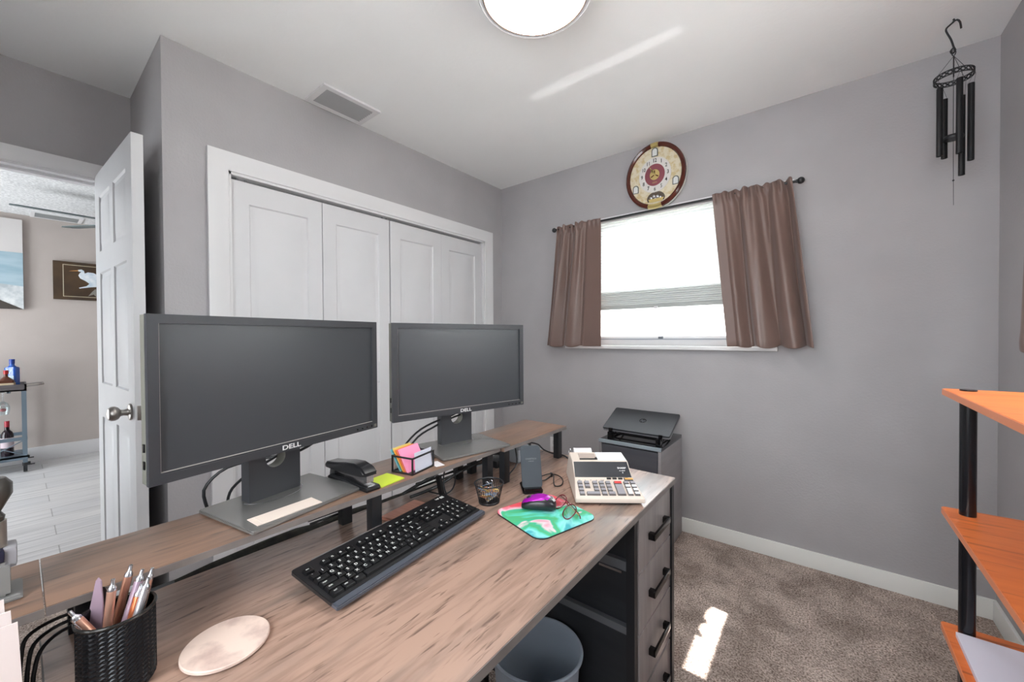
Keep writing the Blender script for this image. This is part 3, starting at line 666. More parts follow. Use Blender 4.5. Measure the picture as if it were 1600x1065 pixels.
for k, (zt, zb) in enumerate(dr):
    d = dp('drawer', MB().box(DX1-0.026, DX1-0.009, -1.531, DY1-0.020, zb, zt, bev=0.0012).box(DX0+0.08, DX1-0.026, -1.52, DY1-0.035, zb+0.01, zt-0.02), m_drawer)
    zc = (zt+zb)/2-0.002
    hx = DX1-0.009; ya, yb = -1.452, -1.328
    if k == 3: zc = 0.165
    h = MB()
    for y in (ya, yb):
        h.box(hx, hx+0.018, y-0.0085, y+0.0085, zc-0.009, zc+0.009, bev=0.002)
    h.box(hx+0.013, hx+0.019, ya-0.0085, yb+0.0085, zc-0.009, zc+0.009, bev=0.002)
    h.obj('handle', mat('handle_black_chrome', sr(60, 58, 58), 0.14, 0.9) if k == 0 else bpy.data.materials['handle_black_chrome'], d, world=True)

# ------------------------------------------------------------------ risers on the desk
RZT = 0.868; RXa, RXb = 1.168, 1.345
def riser(label, y0, y1, legs, RXb=RXb, name='monitor_riser'):
    t = thing(name, label, 'monitor riser', ((RXa+RXb)/2, (y0+y1)/2, DZ))
    MB().box(RXa, RXb, y0, y1, RZT-0.0125, RZT, bev=0.001).obj('board', m_riser, t, world=True)
    MB().box(RXb-0.0005, RXb+0.001, y0, y1, RZT-0.0118, RZT-0.0008).obj('edge_band', m_deskedge, t, world=True)
    for y in legs:
        for x in (RXa+0.025, RXb-0.025):
            MB().box(x-0.011, x+0.011, y-0.0125, y+0.0125, DZ, RZT-0.0125, bev=0.001).obj('leg', m_black, t, world=True)
    return t
riser('long weathered wood monitor riser under the left screen', -2.5225, -1.632, (-2.485, -2.045, -1.662))
riser('shorter weathered wood monitor riser under the right screen', -1.630, -1.262, (-1.600, -1.285), 1.360)
# return desk past the left end (mostly out of frame) with its own riser piece
d2 = thing('side_desk', 'end of a second desk at the left edge, carrying the left riser end', 'desk', (1.45, -2.83, 0))
MB().box(DX0, DX1, -3.10, -2.565, DZ-0.0175, DZ, bev=0.001).obj('desktop', m_desk, d2, world=True)
for x in (DX0+0.03, DX1-0.03):
    for y in (-3.08, -2.59):
        MB().box(x-0.011, x+0.011, y-0.011, y+0.011, 0, DZ-0.0175).obj('leg', m_black, d2, world=True)
riser('short end piece of wooden riser left of the seam at the photo edge', -3.05, -2.5240, (-3.02, -2.60))

# ------------------------------------------------------------------ monitors
def monitor(label, cx, cy, ang, group=None):
    """local origin under the panel's front centre on the riser; x right, y back"""
    t = thing('computer_monitor', label, 'computer monitor', (cx, cy, RZT), ang, group)
    w, z0, z1 = 0.452, 0.108, 0.376; bz = 0.0145
    c = MB()
    c.frame(-w/2, w/2, z0, z1, bz, 0.0, 0.009)
    c.box(-w/2+0.002, w/2-0.002, 0.009, 0.0095, z0+0.002, z1-0.002)
    # inner chamfer
    xi0, xi1, zi0, zi1 = -w/2+bz, w/2-bz, z0+bz+0.003, z1-bz
    c.box(-w/2+bz, w/2-bz, 0.001, 0.009, z0+bz, z0+bz+0.003)
    c.obj('bezel', m_bezel, t)
    MB().prism([(-w/2+0.0006, 0.0095), (w/2-0.0006, 0.0095), (w/2-0.002, 0.030), (w/2-0.020, 0.038), (-w/2+0.020, 0.038), (-w/2+0.002, 0.030)], z0+0.001, z1-0.001).prism([(-0.15, 0.036), (0.15, 0.036), (0.12, 0.054), (-0.12, 0.054)], z0+0.03, z1-0.03).obj('back_cover', m_side, t)
    MB().box(-w/2+bz-0.001, w/2-bz+0.001, 0.0055, 0.0092, z0+bz, z1-bz+0.001).obj('screen', m_screen, t)
    MB().box(xi0, xi1, 0.0012, 0.0052, zi0-0.0005, zi0+0.0006).box(xi0-0.0002, xi0+0.0009, 0.0012, 0.0052, zi0, zi1).obj('rim_highlight', mat('rim_highlight_grey', sr(168, 160, 156), 0.3) if 'rim_highlight_grey' not in bpy.data.materials else bpy.data.materials['rim_highlight_grey'], t)  # pale strips paint in the light caught by the bottom and left chamfer
    MB().text('DELL', 0.0130, T(0.0, -0.0002, z0+0.0082) @ RX(R(90)), bold=0.018, sx=1.35).obj('logo', m_logo, t)
    for k in range(4):
        MB().cyl((w/2-0.062+0.0145*k, -0.0008, z0+0.007), (w/2-0.062+0.0145*k, 0.001, z0+0.007), 0.0019, seg=10).obj('button', m_gloss, t)
    MB().box(w/2-0.011, w/2-0.004, -0.0009, 0.001, z0+0.0035, z0+0.0105, bev=0.0005).obj('power_button', m_side, t)
    for z in (z0+0.025, z0+0.052):
        MB().box(-w/2-0.0006, -w/2+0.003, 0.0145, 0.0195, z, z+0.013).obj('usb_port', m_gloss, t)
    # stand column with round cable hole
    b = bmesh.new(); cw = 0.0535; zb, zt = 0.007, 0.205; hz, hr = 0.086, 0.0205; n = 40
    xf, yb = 0.055, 0.083
    def outer(a):
        dx, dz = math.cos(a), math.sin(a); s = 1e9
        if abs(dx) > 1e-6: s = min(s, (cw/abs(dx)))
        if dz > 1e-6: s = min(s, (zt-hz)/dz)
        if dz < -1e-6: s = min(s, (hz-zb)/-dz)
        return dx*s, hz+dz*s
    angs = sorted([2*PI*k/n for k in range(n)]+[math.atan2(zt-hz, cw) % (2*PI), math.atan2(zt-hz, -cw) % (2*PI), math.atan2(zb-hz, cw) % (2*PI), math.atan2(zb-hz, -cw) % (2*PI)])
    ring = {}
    for y in (xf, yb):
        ring[y] = ([b.verts.new((*[outer(a)[0]], y, outer(a)[1])) for a in angs], [b.verts.new((hr*math.cos(a), y, hz+hr*math.sin(a))) for a in angs])
    m_ = len(angs)
    for i in range(m_):
        j = (i+1) % m_
        b.faces.new((ring[xf][0][i], ring[xf][0][j], ring[xf][1][j], ring[xf][1][i]))
        b.faces.new((ring[yb][0][j], ring[yb][0][i], ring[yb][1][i], ring[yb][1][j]))
        b.faces.new((ring[xf][0][j], ring[xf][0][i], ring[yb][0][i], ring[yb][0][j]))
        f = b.faces.new((ring[xf][1][i], ring[xf][1][j], ring[yb][1][j], ring[yb][1][i])); f.material_index = 1
    bmesh.ops.recalc_face_normals(b, faces=b.faces[:])
    m = MB(); m.merge(b, keep=True); m.obj('stand_column', [m_bezel, m_side], t)
    MB().box(-0.04, 0.04, 0.036, 0.056, z0+0.09, z0+0.17).obj('mount', m_blackp, t)
    MB().prism(rrect(0.232, 0.186, 0.006, cx=0, cy=0.021), 0.001, 0.0075, bev=0.0015).prism(rrect(0.20, 0.15, 0.01, cx=0, cy=0.021), 0, 0.001).obj('stand_base', mat('stand_grey', sr(128, 126, 124), 0.24, 0.4) if 'stand_grey' not in bpy.data.materials else bpy.data.materials['stand_grey'], t)
    MB().tube([(0.062*math.cos(a), 0.069+0.045*math.sin(a), 0.0077) for a in [PI*1.05+k*PI*0.9/16 for k in range(17)]], 0.0006, seg=5).obj('swivel_ring', m_silver, t)
    return t
angL = math.atan2(0.985, -0.172); angR = math.atan2(0.440, 0.108)
monitor('left of two black desk monitors, on the long riser, larger in view', 1.262, -2.195, angL)
monitor('right of two black desk monitors, behind the sticky note holder', 1.269, -1.701, angR)

# cables
def cable(label, pts, r=0.003, name='cable', m=None, group=None, sp=2, cat='cable'):
    o = MB().tube(pts, r, seg=8, smooth_pts=sp).obj(name, m or m_blackp)
    return tag(o, label, cat, group)
cable('outer black cable looping left behind the left monitor stand', [(1.07, -2.30, 0.76), (1.09, -2.292, 0.83), (1.09, -2.30, 0.885), (1.10, -2.26, 0.925), (1.13, -2.19, 0.935), (1.175, -2.14, 0.948), (1.165, -2.085, 0.968), (1.16, -2.05, 0.985)], 0.0032)
cable('inner black cable beside the left monitor stand', [(1.075, -2.26, 0.76), (1.10, -2.262, 0.84), (1.11, -2.255, 0.88), (1.13, -2.22, 0.915), (1.16, -2.18, 0.945), (1.185, -2.14, 0.98)], 0.003)
cable('upper black cable passing the right monitor stand hole', [(1.10, -1.86, 0.76), (1.13, -1.83, 0.87), (1.155, -1.78, 0.925), (1.195, -1.73, 0.953), (1.20, -1.68, 0.962), (1.20, -1.64, 0.985)], 0.0030)
cable('lower black cable passing the right monitor stand hole', [(1.10, -1.85, 0.76), (1.14, -1.80, 0.885), (1.17, -1.75, 0.925), (1.20, -1.70, 0.950), (1.21, -1.62, 0.965), (1.205, -1.56, 0.982)], 0.0030)
m_sleeve = noise_mat('cable_sleeve', sr(30, 30, 28), sr(52, 50, 44), nscale=60, rough=0.8, bump=0.8)
tr = thing('cable_tray', 'black metal cable tray strip along the desk back edge', 'cable tray', (DX0-0.03, -1.95, 0.70))
MB().box(DX0-0.05, DX0-0.0015, -2.42, -1.35, 0.728, 0.732).obj('tray_plate', m_black, tr, world=True)
pts = [(1.146+0.003*math.sin(i*1.7), -2.36+0.055*i, 0.742+0.002*math.sin(i*2.3)) for i in range(14)]
rr = [0.004, 0.010, 0.0145, 0.0135, 0.0165, 0.0125, 0.0115, 0.012, 0.009, 0.006, 0.005, 0.0045, 0.0045, 0.004]
o = MB().tube(pts, rr, seg=12).obj('cable_sleeve', m_sleeve); tag(o, 'lumpy black fabric cable sleeve along the back of the desk', 'cable sleeve')
rnd = random.Random(4)
for k in range(5):
    y = -1.80 if k < 3 else -2.12
    pp = []
    while y < (-1.25 if k < 3 else -1.92):
        pp.append((1.150+0.025*rnd.random(), y, 0.757+0.004*k+0.018*max(0, math.sin((y+2.2)*5+k))*(0.4+0.6*rnd.random()))); y += 0.10
    cable('thin black cable in the tangle under the risers', pp, 0.0028, group='tangled cables under the risers')
for k, (x_, z_, l_) in enumerate(((1.20, 0.792, 'thick black power lead sagging under the riser, rear one'), (1.235, 0.776, 'thick black power lead sagging under the riser, front one'))):
    cable(l_, [(x_-0.03, -1.86, 0.756), (x_-0.01, -1.78, z_-0.01), (x_, -1.70, z_+0.012), (x_+0.01, -1.62, z_+0.024), (x_, -1.55, z_+0.03), (x_-0.02, -1.46, z_+0.01), (x_-0.035, -1.38, 0.757)], 0.0045)
o = MB().box(1.18, 1.235, -1.52, -1.455, DZ, DZ+0.024, bev=0.004).obj('power_brick', m_blackp); tag(o, 'black power adapter brick on the desk under the risers', 'power adapter')
o = MB().prism(rrect(0.05, 0.085, 0.01), 0, 0.055, bev=0.006, M=T(1.235, -1.395, DZ) @ RZ(R(12)), smooth=True).obj('router', mat('grey_plastic', sr(170, 176, 184), 0.4)); tag(o, 'small pale grey electronic box behind the charger under the riser', 'electronic box')
cable('black cord running over the desk from riser to calculator', [(1.225, -1.33, 0.80), (1.245, -1.285, 0.785), (1.26, -1.268, 0.763), (1.30, -1.262, 0.7535), (1.345, -1.258, 0.7535), (1.40, -1.30, 0.7535), (1.445, -1.34, 0.754)], 0.0028)
cable('thin black cable curling beside the charger back', [(1.30, -1.50, 0.83), (1.33, -1.53, 0.79), (1.325, -1.56, 0.765), (1.335, -1.585, 0.754)], 0.0022)
plug = thing('usb_plug', 'black usb plug resting on the desk behind the charger', 'plug', (1.325, -1.575, DZ))
MB().box(-0.006, 0.006, -0.018, 0.018, 0.0, 0.008, bev=0.001, M=RZ(R(30))).obj('housing', m_blackp, plug)
MB().box(-0.004, 0.004, -0.030, -0.018, 0.002, 0.006, M=RZ(R(30))).obj('metal_tip', m_silver, plug)
# cables over the left end of the desk
for k, (dy, dz, lab) in enumerate(((-2.529, 0.0, 'front black cable hanging over the left desk end'), (-2.534, 0.012, 'middle black cable hanging over the left desk end'), (-2.540, 0.024, 'rear black cable hanging over the left desk end'))):
    cable(lab, [(1.21, -2.44, 0.756), (1.235, -2.465, 0.775+dz*0.6), (1.26, -2.50, 0.790+dz*0.8), (1.275, dy+0.006, 0.785+dz), (1.283, dy-0.003, 0.760+dz), (1.286, dy-0.005, 0.70), (1.286, dy-0.005, 0.45), (1.25, dy-0.005, 0.02)], 0.0024)

# ------------------------------------------------------------------ keyboard
kang = math.atan2(0.994, -0.109)
KL, KD = 0.412, 0.140; tilt = R(7.0)
kbd = thing('keyboard', 'black full size keyboard with silver grey wrist edge', 'keyboard', (1.4895, -2.222, DZ), kang)
KM = T(0, 0, 0.006) @ RX(tilt)
m_kbody = mat('keyboard_body', sr(34, 33, 35), 0.36)
m_key = mat('key_black', sr(22, 22, 24), 0.3)
m_legend = mat('key_legend', sr(214, 214, 212), 0.5)
MB().prism(rrect(KL, KD-0.012, 0.006, cx=KL/2, cy=KD/2+0.006), 0.0, 0.0085, bev=0.0015, M=KM).obj('body', m_kbody, kbd)
MB().prism([(0.0, 0), (0.004, -0.002), (KL-0.004, -0.002), (KL, 0), (KL, 0.0135), (0, 0.0135)], 0.0, 0.0095, bev=0.002, M=KM).obj('front_edge', mat('keyboard_edge', sr(92, 96, 106), 0.25, 0.3), kbd)
MB().prism([(0.04, KD-0.0015), (KL*0.55, KD-0.0015), (KL*0.55, KD+0.0005), (0.04, KD+0.0005)], 0.004, 0.0092, M=KM).obj('back_strip', mat('keyboard_strip', sr(130, 122, 120), 0.4), kbd)
MB().prism([(0.385, KD-0.016), (0.397, KD-0.016), (0.397, KD-0.008), (0.385, KD-0.008)], 0.0085, 0.0088, M=KM).text('logi', 0.008, KM @ T(0.375, KD-0.010, 0.0087), bold=0.02).obj('logo', m_legend, kbd)
for x in (0.03, KL-0.03):
    MB().box(x-0.012, x+0.012, KD-0.02, KD-0.012, -0.020, 0.002, M=KM).obj('foot', m_blackp, kbd)
MB().box(0.02, KL-0.02, 0.012, 0.03, -0.0075, 0.001, M=KM).obj('front_pad', m_blackp, kbd)
u = (KL-0.016)/22.5; kh = 0.0155
keys = []
def row(y, items, x0=0.0):
    x = x0
    for it in items:
        if isinstance(it, (int, float)): x += it; continue
        lab, w_ = it if isinstance(it, tuple) else (it, 1.0)
        keys.append((x, y, w_, lab)); x += w_
row(5.35, ['esc', 0.9, 'f1', 'f2', 'f3', 'f4', 0.5, 'f5', 'f6', 'f7', 'f8', 0.5, 'f9', 'f10', 'f11', 'f12', 0.25, 'prt', 'scr', 'brk'])
row(4, list('`1234567890-=')+[('back', 2.0), 0.25, 'ins', 'hom', 'pup', 0.25, 'num', '/', '*', '-'])
row(3, [('tab', 1.5)]+list('QWERTYUIOP[]')+[('\\', 1.5), 0.25, 'del', 'end', 'pdn', 0.25, '7', '8', '9'])
row(2, [('caps', 1.75)]+list("ASDFGHJKL;'")+[('enter', 2.25), 3.5, '4', '5', '6'])
row(1, [('shift', 2.25)]+list('ZXCVBNM,./')+[('shift', 2.75), 1.25, '^', 1.25, '1', '2', '3'])
row(0, [('ctrl', 1.25), ('win', 1.25), ('alt', 1.25), ('', 6.25), ('alt', 1.25), ('win', 1.25), ('men', 1.25), ('ctrl', 1.25), 0.25, '<', 'v', '>', 0.25, ('0', 2.0), '.'])
tall = [(21.5, 2, '+'), (21.5, 0, 'ent')]
kdefs = [(x, y, w_, 1.0, l) for x, y, w_, l in keys]+[(x, y, 1.0, 2.0, l) for x, y, l in tall]
kdefs.sort(key=lambda k: (k[0]-0)**2*0.2+k[1])
def key_shape(m, x, y, w_, h_, lab):
    x0 = 0.008+x*u+0.0006; x1 = x0+w_*u-0.0012; y0 = 0.0205+y*kh+0.0007; y1 = y0+h_*kh-0.0014
    b_ = bmesh.new(); e = 0.0022
    lo = [b_.verts.new(v) for v in ((x0, y0, 0.0085), (x1, y0, 0.0085), (x1, y1, 0.0085), (x0, y1, 0.0085))]
    md = [b_.verts.new(v) for v in ((x0+e*0.5, y0+e*0.4, 0.0135), (x1-e*0.5, y0+e*0.4, 0.0135), (x1-e*0.5, y1-e*0.6, 0.0142), (x0+e*0.5, y1-e*0.6, 0.0142))]
    hi = [b_.verts.new(v) for v in ((x0+e, y0+e*0.8, 0.0143), (x1-e, y0+e*0.8, 0.0143), (x1-e, y1-e, 0.0150), (x0+e, y1-e, 0.0150))]
    for A, B in ((lo, md), (md, hi)):
        for k in range(4): b_.faces.new((A[k], A[(k+1) % 4], B[(k+1) % 4], B[k]))
    b_.faces.new(hi); m.merge(b_, 0, KM)
    if lab:
        sz = 0.0085 if len(lab) == 1 else (0.0046 if len(lab) > 2 else 0.0058)
        lx = (x0+e+0.0032) if len(lab) == 1 else (x0+e+0.0012*len(lab)+0.001)
        m.text(lab, sz, KM @ T(lx, y1-e-0.0034, 0.0150), ext=0.0001, mi=1, bold=0.02)
rest = MB(); nk = 0
for x, y, w_, h_, lab in kdefs:
    if nk < 99:
        m = MB(); key_shape(m, x, y, w_, h_, lab); m.obj('key', [m_key, m_legend], kbd, autosmooth=False); nk += 1
    else: key_shape(rest, x, y, w_, h_, lab)
o = rest.obj('key', [m_key, m_legend], kbd, kind='stuff', autosmooth=False)
kc = (1.333, -1.832, 0.768)
cable('thin black keyboard cable rising in a loop to the riser underside', [kc, (1.315, -1.822, 0.775), (1.290, -1.810, 0.79), (1.275, -1.797, 0.815), (1.262, -1.775, 0.828), (1.25, -1.745, 0.826), (1.245, -1.728, 0.80), (1.25, -1.73, 0.775), (1.262, -1.755, 0.757), (1.26, -1.79, 0.7545), (1.20, -1.80, 0.7545)], 0.0020)
# small network dongle hanging near that cable
o = MB().box(-0.008, 0.008, -0.005, 0.005, -0.028, 0.028, bev=0.002, M=T(1.262, -1.80, 0.785) @ RX(R(12))).box(-0.006, 0.006, -0.004, 0.004, -0.034, -0.028, M=T(1.262, -1.80, 0.785) @ RX(R(12))).obj('cable_adapter', m_blackp); tag(o, 'small black cable adapter standing by the keyboard cable', 'cable adapter')

# coral notepad behind the keyboard
np_ = thing('notebook', 'coral brown slim notebook lying behind the keyboard', 'notebook', (1.305, -1.915, DZ), R(98))
MB().box(-0.058, 0.058, -0.045, 0.065, 0.0, 0.0015, bev=0.0004).box(-0.058, 0.058, -0.045, 0.065, 0.0065, 0.008, bev=0.0004).box(-0.058, -0.0565, -0.045, 0.065, 0.0, 0.008).obj('cover', noise_mat('coral_cover', sr(206, 138, 114), sr(220, 154, 130), scale=(40, 2, 1), nscale=4, rough=0.5), np_)
MB().box(-0.056, 0.056, -0.043, 0.063, 0.0015, 0.0065).obj('pages', m_paper, np_)

# ------------------------------------------------------------------ stapler
st = thing('stapler', 'black desktop stapler on the riser between the two monitors', 'stapler', (1.255, -2.062, RZT), R(2))
# local x: front (+) to back (-)
side = [(-0.088, 0.024), (-0.090, 0.032), (-0.083, 0.039), (-0.045, 0.043), (0.0, 0.050), (0.035, 0.0525), (0.062, 0.047), (0.076, 0.037), (0.077, 0.030), (0.055, 0.026), (0.01, 0.024), (-0.04, 0.0225)]
SM = Matrix(((1, 0, 0, 0), (0, 0, 1, 0), (0, 1, 0, 0), (0, 0, 0, 1)))   # (x,z) poly extruded along y
ST = T(-0.07, 0, 0.03) @ RY(R(-1)) @ T(0.07, 0, -0.03)
MB().prism(side, -0.0175, 0.0175, M=ST @ SM, bev=0.004, smooth=True).obj('top_cover', mat('stapler_black', sr(34, 34, 36), 0.2), st)
MB().box(-0.06, 0.070, -0.0075, 0.0075, 0.017, 0.028, M=ST).box(0.062, 0.073, -0.0085, 0.0085, 0.014, 0.033, M=ST).obj('magazine', m_silver, st)
MB().prism([(-0.075, 0.006), (-0.06, 0.014), (0.0, 0.014), (0.05, 0.010), (0.083, 0.010), (0.087, 0.005), (0.085, 0.0), (-0.072, 0.0)], -0.018, 0.018, M=SM, bev=0.002).obj('stapler_base', bpy.data.materials['stapler_black'], st)
MB().prism([(-0.076, 0.0), (-0.055, 0.0), (-0.05, 0.026), (-0.070, 0.030)], -0.012, 0.012, M=SM).obj('hinge_block', m_blackp, st)
MB().box(0.060, 0.078, -0.009, 0.009, 0.010, 0.0112).obj('anvil', m_silver, st)
MB().cyl((-0.082, -0.0182, 0.0305), (-0.082, 0.0182, 0.0305), 0.0026, seg=10).obj('pivot_pin', m_silver, st)

# neon note, holder and pads
o = MB().box(-0.031, 0.031, -0.034, 0.034, 0, 0.0022, M=T(1.304, -2.008, RZT) @ RZ(R(6))).obj('sticky_note_pad', mat('neon_yellow_paper', sr(206, 226, 62), 0.6)); tag(o, 'neon yellow green sticky note pad lying on the riser beside the stapler', 'sticky notes')
ha = math.atan2(0.98, -0.2)
hl = thing('note_holder', 'black wire frame sticky note holder on the riser', 'note holder', (1.291, -1.914, RZT), ha)
hw, hd, hh = 0.042, 0.034, 0.042
b = MB(); t_ = 0.0035
for x in (-hw, hw-t_):
    for y in (-hd, hd-t_): b.box(x, x+t_, y, y+t_, 0, hh)
for z in (0, hh-t_):
    b.box(-hw+t_, hw-t_, -hd, -hd+t_, z, z+t_); b.box(-hw+t_, hw-t_, hd-t_, hd, z, z+t_)
    b.box(-hw, -hw+t_, -hd+t_, hd-t_, z, z+t_); b.box(hw-t_, hw, -hd+t_, hd-t_, z, z+t_)
b.obj('wire_frame', m_black, hl)
MB().box(-hw+t_, hw-t_, -hd+t_, hd-t_, 0, 0.0015).obj('base_plate', m_black, hl)
HM = T(1.291, -1.914, RZT) @ RZ(ha)
def pad(col, nm, yb, th, lean, w_, h_, label, dx=0.0, rzz=0):
    m = HM @ T(dx, yb, 0.0024) @ RZ(rzz) @ RX(-lean)
    o = MB().box(-w_/2, w_/2, 0.0, th, 0.0, h_, M=m).obj('sticky_note_pad', mat(nm, col, 0.6)); return tag(o, label, 'sticky notes')
pad(sr(112, 176, 188), 'blue_notes', 0.0105, 0.0035, R(33), 0.068, 0.060, 'pale blue sticky note pad at the back of the wire holder')
pad(sr(206, 182, 96), 'yellow_notes', 0.0050, 0.0030, R(32), 0.062, 0.063, 'yellow sticky note pad second from the back in the wire holder')
pad(sr(232, 146, 50), 'orange_notes', -0.0010, 0.0040, R(32), 0.068, 0.060, 'orange sticky note pad in the middle of the wire holder')
pad(sr(238, 120, 92), 'coral_notes', -0.0065, 0.0035, R(30), 0.068, 0.060, 'coral sticky note pad before the orange one in the wire holder')
pad(sr(244, 150, 186), 'pink_notes', -0.0150, 0.0060, R(29), 0.068, 0.062, 'bright pink sticky note pad at the front of the wire holder')
o = MB().box(-0.030, 0.034, 0, 0.0012, 0, 0.047, M=HM @ T(0.006, -0.0285, 0.0024) @ RX(R(-4))).obj('paper_card', mat('white_card', sr(222, 224, 238), 0.6)); tag(o, 'white paper card standing at the front of the wire holder', 'paper card')
# folded paper strip on the left base, little slip by the right base
o = MB().box(-0.0205, 0.0205, -0.059, 0.059, 0, 0.0012, M=T(1.312, -2.226, RZT+0.0077) @ RZ(R(4))).box(-0.017, 0.0205, -0.05, 0.055, 0.0012, 0.002, M=T(1.312, -2.226, RZT+0.0077) @ RZ(R(2))).obj('paper_strip', mat('cream_paper', sr(226, 210, 198), 0.7)); tag(o, 'folded white paper strip lying on the left monitor stand base', 'paper')
o = MB().box(-0.022, 0.020, -0.012, 0.012, 0, 0.0006, M=T(1.312, -1.853, RZT) @ RZ(R(-14))).obj('paper_slip', m_paper); tag(o, 'small white paper slip between note holder and right monitor base', 'paper')

# ------------------------------------------------------------------ mesh clip cup
mc = thing('mesh_cup', 'small black wire mesh cup full of paper clips', 'clip holder', (1.394, -1.739, DZ))
def mesh_wall(r0, r1, z0, z1, n, rows, r=0.0004):
    b = MB()
    for k in range(n):
        a = 2*PI*k/n; b.tube([(r0*math.cos(a), r0*math.sin(a), z0), (r1*math.cos(a+0.25), r1*math.sin(a+0.25), z1)], r, seg=4)
        b.tube([(r0*math.cos(a), r0*math.sin(a), z0), (r1*math.cos(a-0.25), r1*math.sin(a-0.25), z1)], r, seg=4)
    return b
mesh_wall(0.028, 0.0395, 0.004, 0.052, 34, 0).obj('mesh_side', m_black, mc)
MB().tube([(0.0400*math.cos(a), 0.0400*math.sin(a), 0.053) for a in [2*PI*k/40 for k in range(40)]], 0.0018, seg=8, closed=True).obj('rim', m_black, mc)
MB().lathe([(0, 0), (0.0285, 0), (0.0295, 0.004), (0.028, 0.006), (0.0, 0.003)], seg=32).obj('cup_base', m_black, mc)
rnd = random.Random(11)
cm = [mat('clip_gold', sr(222, 190, 110), 0.35, 0.6), m_silver, mat('clip_copper', sr(226, 160, 120), 0.35, 0.5), mat('clip_steel_blue', sr(130, 150, 176), 0.35, 0.5)]
cn = ['gold', 'silver', 'copper', 'steel blue']
def clip_mesh(m):
    b = MB()
    b.tube([(-0.010, -0.003, 0), (0.008, -0.003, 0), (0.0105, 0, 0), (0.008, 0.003, 0), (-0.008, 0.003, 0), (-0.010, 0.001, 0), (-0.008, -0.0012, 0), (0.005, -0.0012, 0)], 0.00055, seg=5, smooth_pts=1)
    return b
protos = {}
for k in range(36):
    ci = k % 4
    if ci not in protos:
        o = clip_mesh(0).obj('paper_clip', cm[ci]); protos[ci] = o
    else:
        o = protos[ci].copy(); COL.objects.link(o)
    rr_ = 0.021*math.sqrt(rnd.random()); a = rnd.uniform(0, 2*PI)
    o.location = (1.394+rr_*math.cos(a), -1.739+rr_*math.sin(a), DZ+0.010+0.0009*k); o.scale = (1.35, 1.35, 1.35)
    o.rotation_euler = (rnd.uniform(-0.5, 0.5), rnd.uniform(-0.5, 0.5), rnd.uniform(0, 6.28))
    tag(o, '%s paper clip lying in the heap in the mesh cup' % cn[ci], 'paper clip', '%s paper clips in the mesh cup' % cn[ci])
bc = thing('binder_clip', 'silver binder clip arms poking up in the mesh cup', 'binder clip', (1.385, -1.728, DZ+0.034))
MB().prism([(-0.006, -0.009), (0.006, -0.009), (0.002, 0.004), (-0.002, 0.004)], -0.009, 0.009, M=RY(R(90)) @ RZ(R(90))).obj('clip_body', m_gloss, bc)
for s_ in (-1, 1):
    MB().tube([(-0.004, s_*0.002, 0.0), (-0.005, s_*0.008, 0.017), (0.005, s_*0.008, 0.017), (0.004, s_*0.002, 0.0)], 0.0007, seg=6, smooth_pts=1).obj('arm', m_silver, bc)

# ------------------------------------------------------------------ wireless charger
ca = R(45)
ch = thing('wireless_charger', 'dark grey upright wireless phone charging stand on the desk', 'phone charger', (1.4605, -1.6215, DZ), ca)
m_chg = mat('charger_grey', sr(62, 68, 74), 0.42)
MB().prism(rrect(0.060, 0.082, 0.010, cy=0.040), 0.0, 0.009, bev=0.002, smooth=True).box(-0.026, 0.026, -0.001, 0.014, 0.008, 0.016, bev=0.003).obj('stand_base', m_gloss, ch)
CM = T(0, 0.012, 0.012) @ RX(R(-21)) @ Matrix(((1, 0, 0, 0), (0, 0, 1, 0), (0, 1, 0, 0), (0, 0, 0, 1)))
MB().prism(rrect(0.060, 0.122, 0.012, cy=0.061), 0.0, 0.007, bev=0.0015, M=CM).obj('charging_panel', m_chg, ch)
MB().box(-0.012, 0.012, 0.050, 0.066, 0.008, 0.085, M=Matrix.Identity(4)).obj('support', m_gloss, ch)
CT = T(0, 0.012, 0.012) @ RX(R(-21)) @ T(0, -0.0003, 0) @ RX(R(90))
MB().text('CHOETECH', 0.0062, CT @ T(0, 0.083, 0), bold=0.01).text('WIRELESS', 0.0040, CT @ T(0, 0.076, 0)).obj('logo', mat('charger_print', sr(130, 134, 138), 0.5), ch)
cable('black charger cord looping on the desk beside the charger', [(1.425, -1.545, 0.757), (1.43, -1.515, 0.7535), (1.425, -1.475, 0.7535), (1.428, -1.455, 0.7535), (1.455, -1.462, 0.7535), (1.482, -1.492, 0.7535), (1.493, -1.525, 0.7535), (1.483, -1.540, 0.7545), (1.462, -1.515, 0.757), (1.440, -1.480, 0.759), (1.420, -1.462, 0.757), (1.405, -1.478, 0.7535), (1.40, -1.50, 0.7535), (1.385, -1.52, 0.7535)], 0.0017)
tw = MB().box(-0.003, 0.003, -0.007, 0.007, 0, 0.010, M=T(1.424, -1.468, DZ+0.001) @ RZ(R(40))).obj('cable_tie', m_blackp); tag(tw, 'small black twist tie around the charger cord loop', 'cable tie')

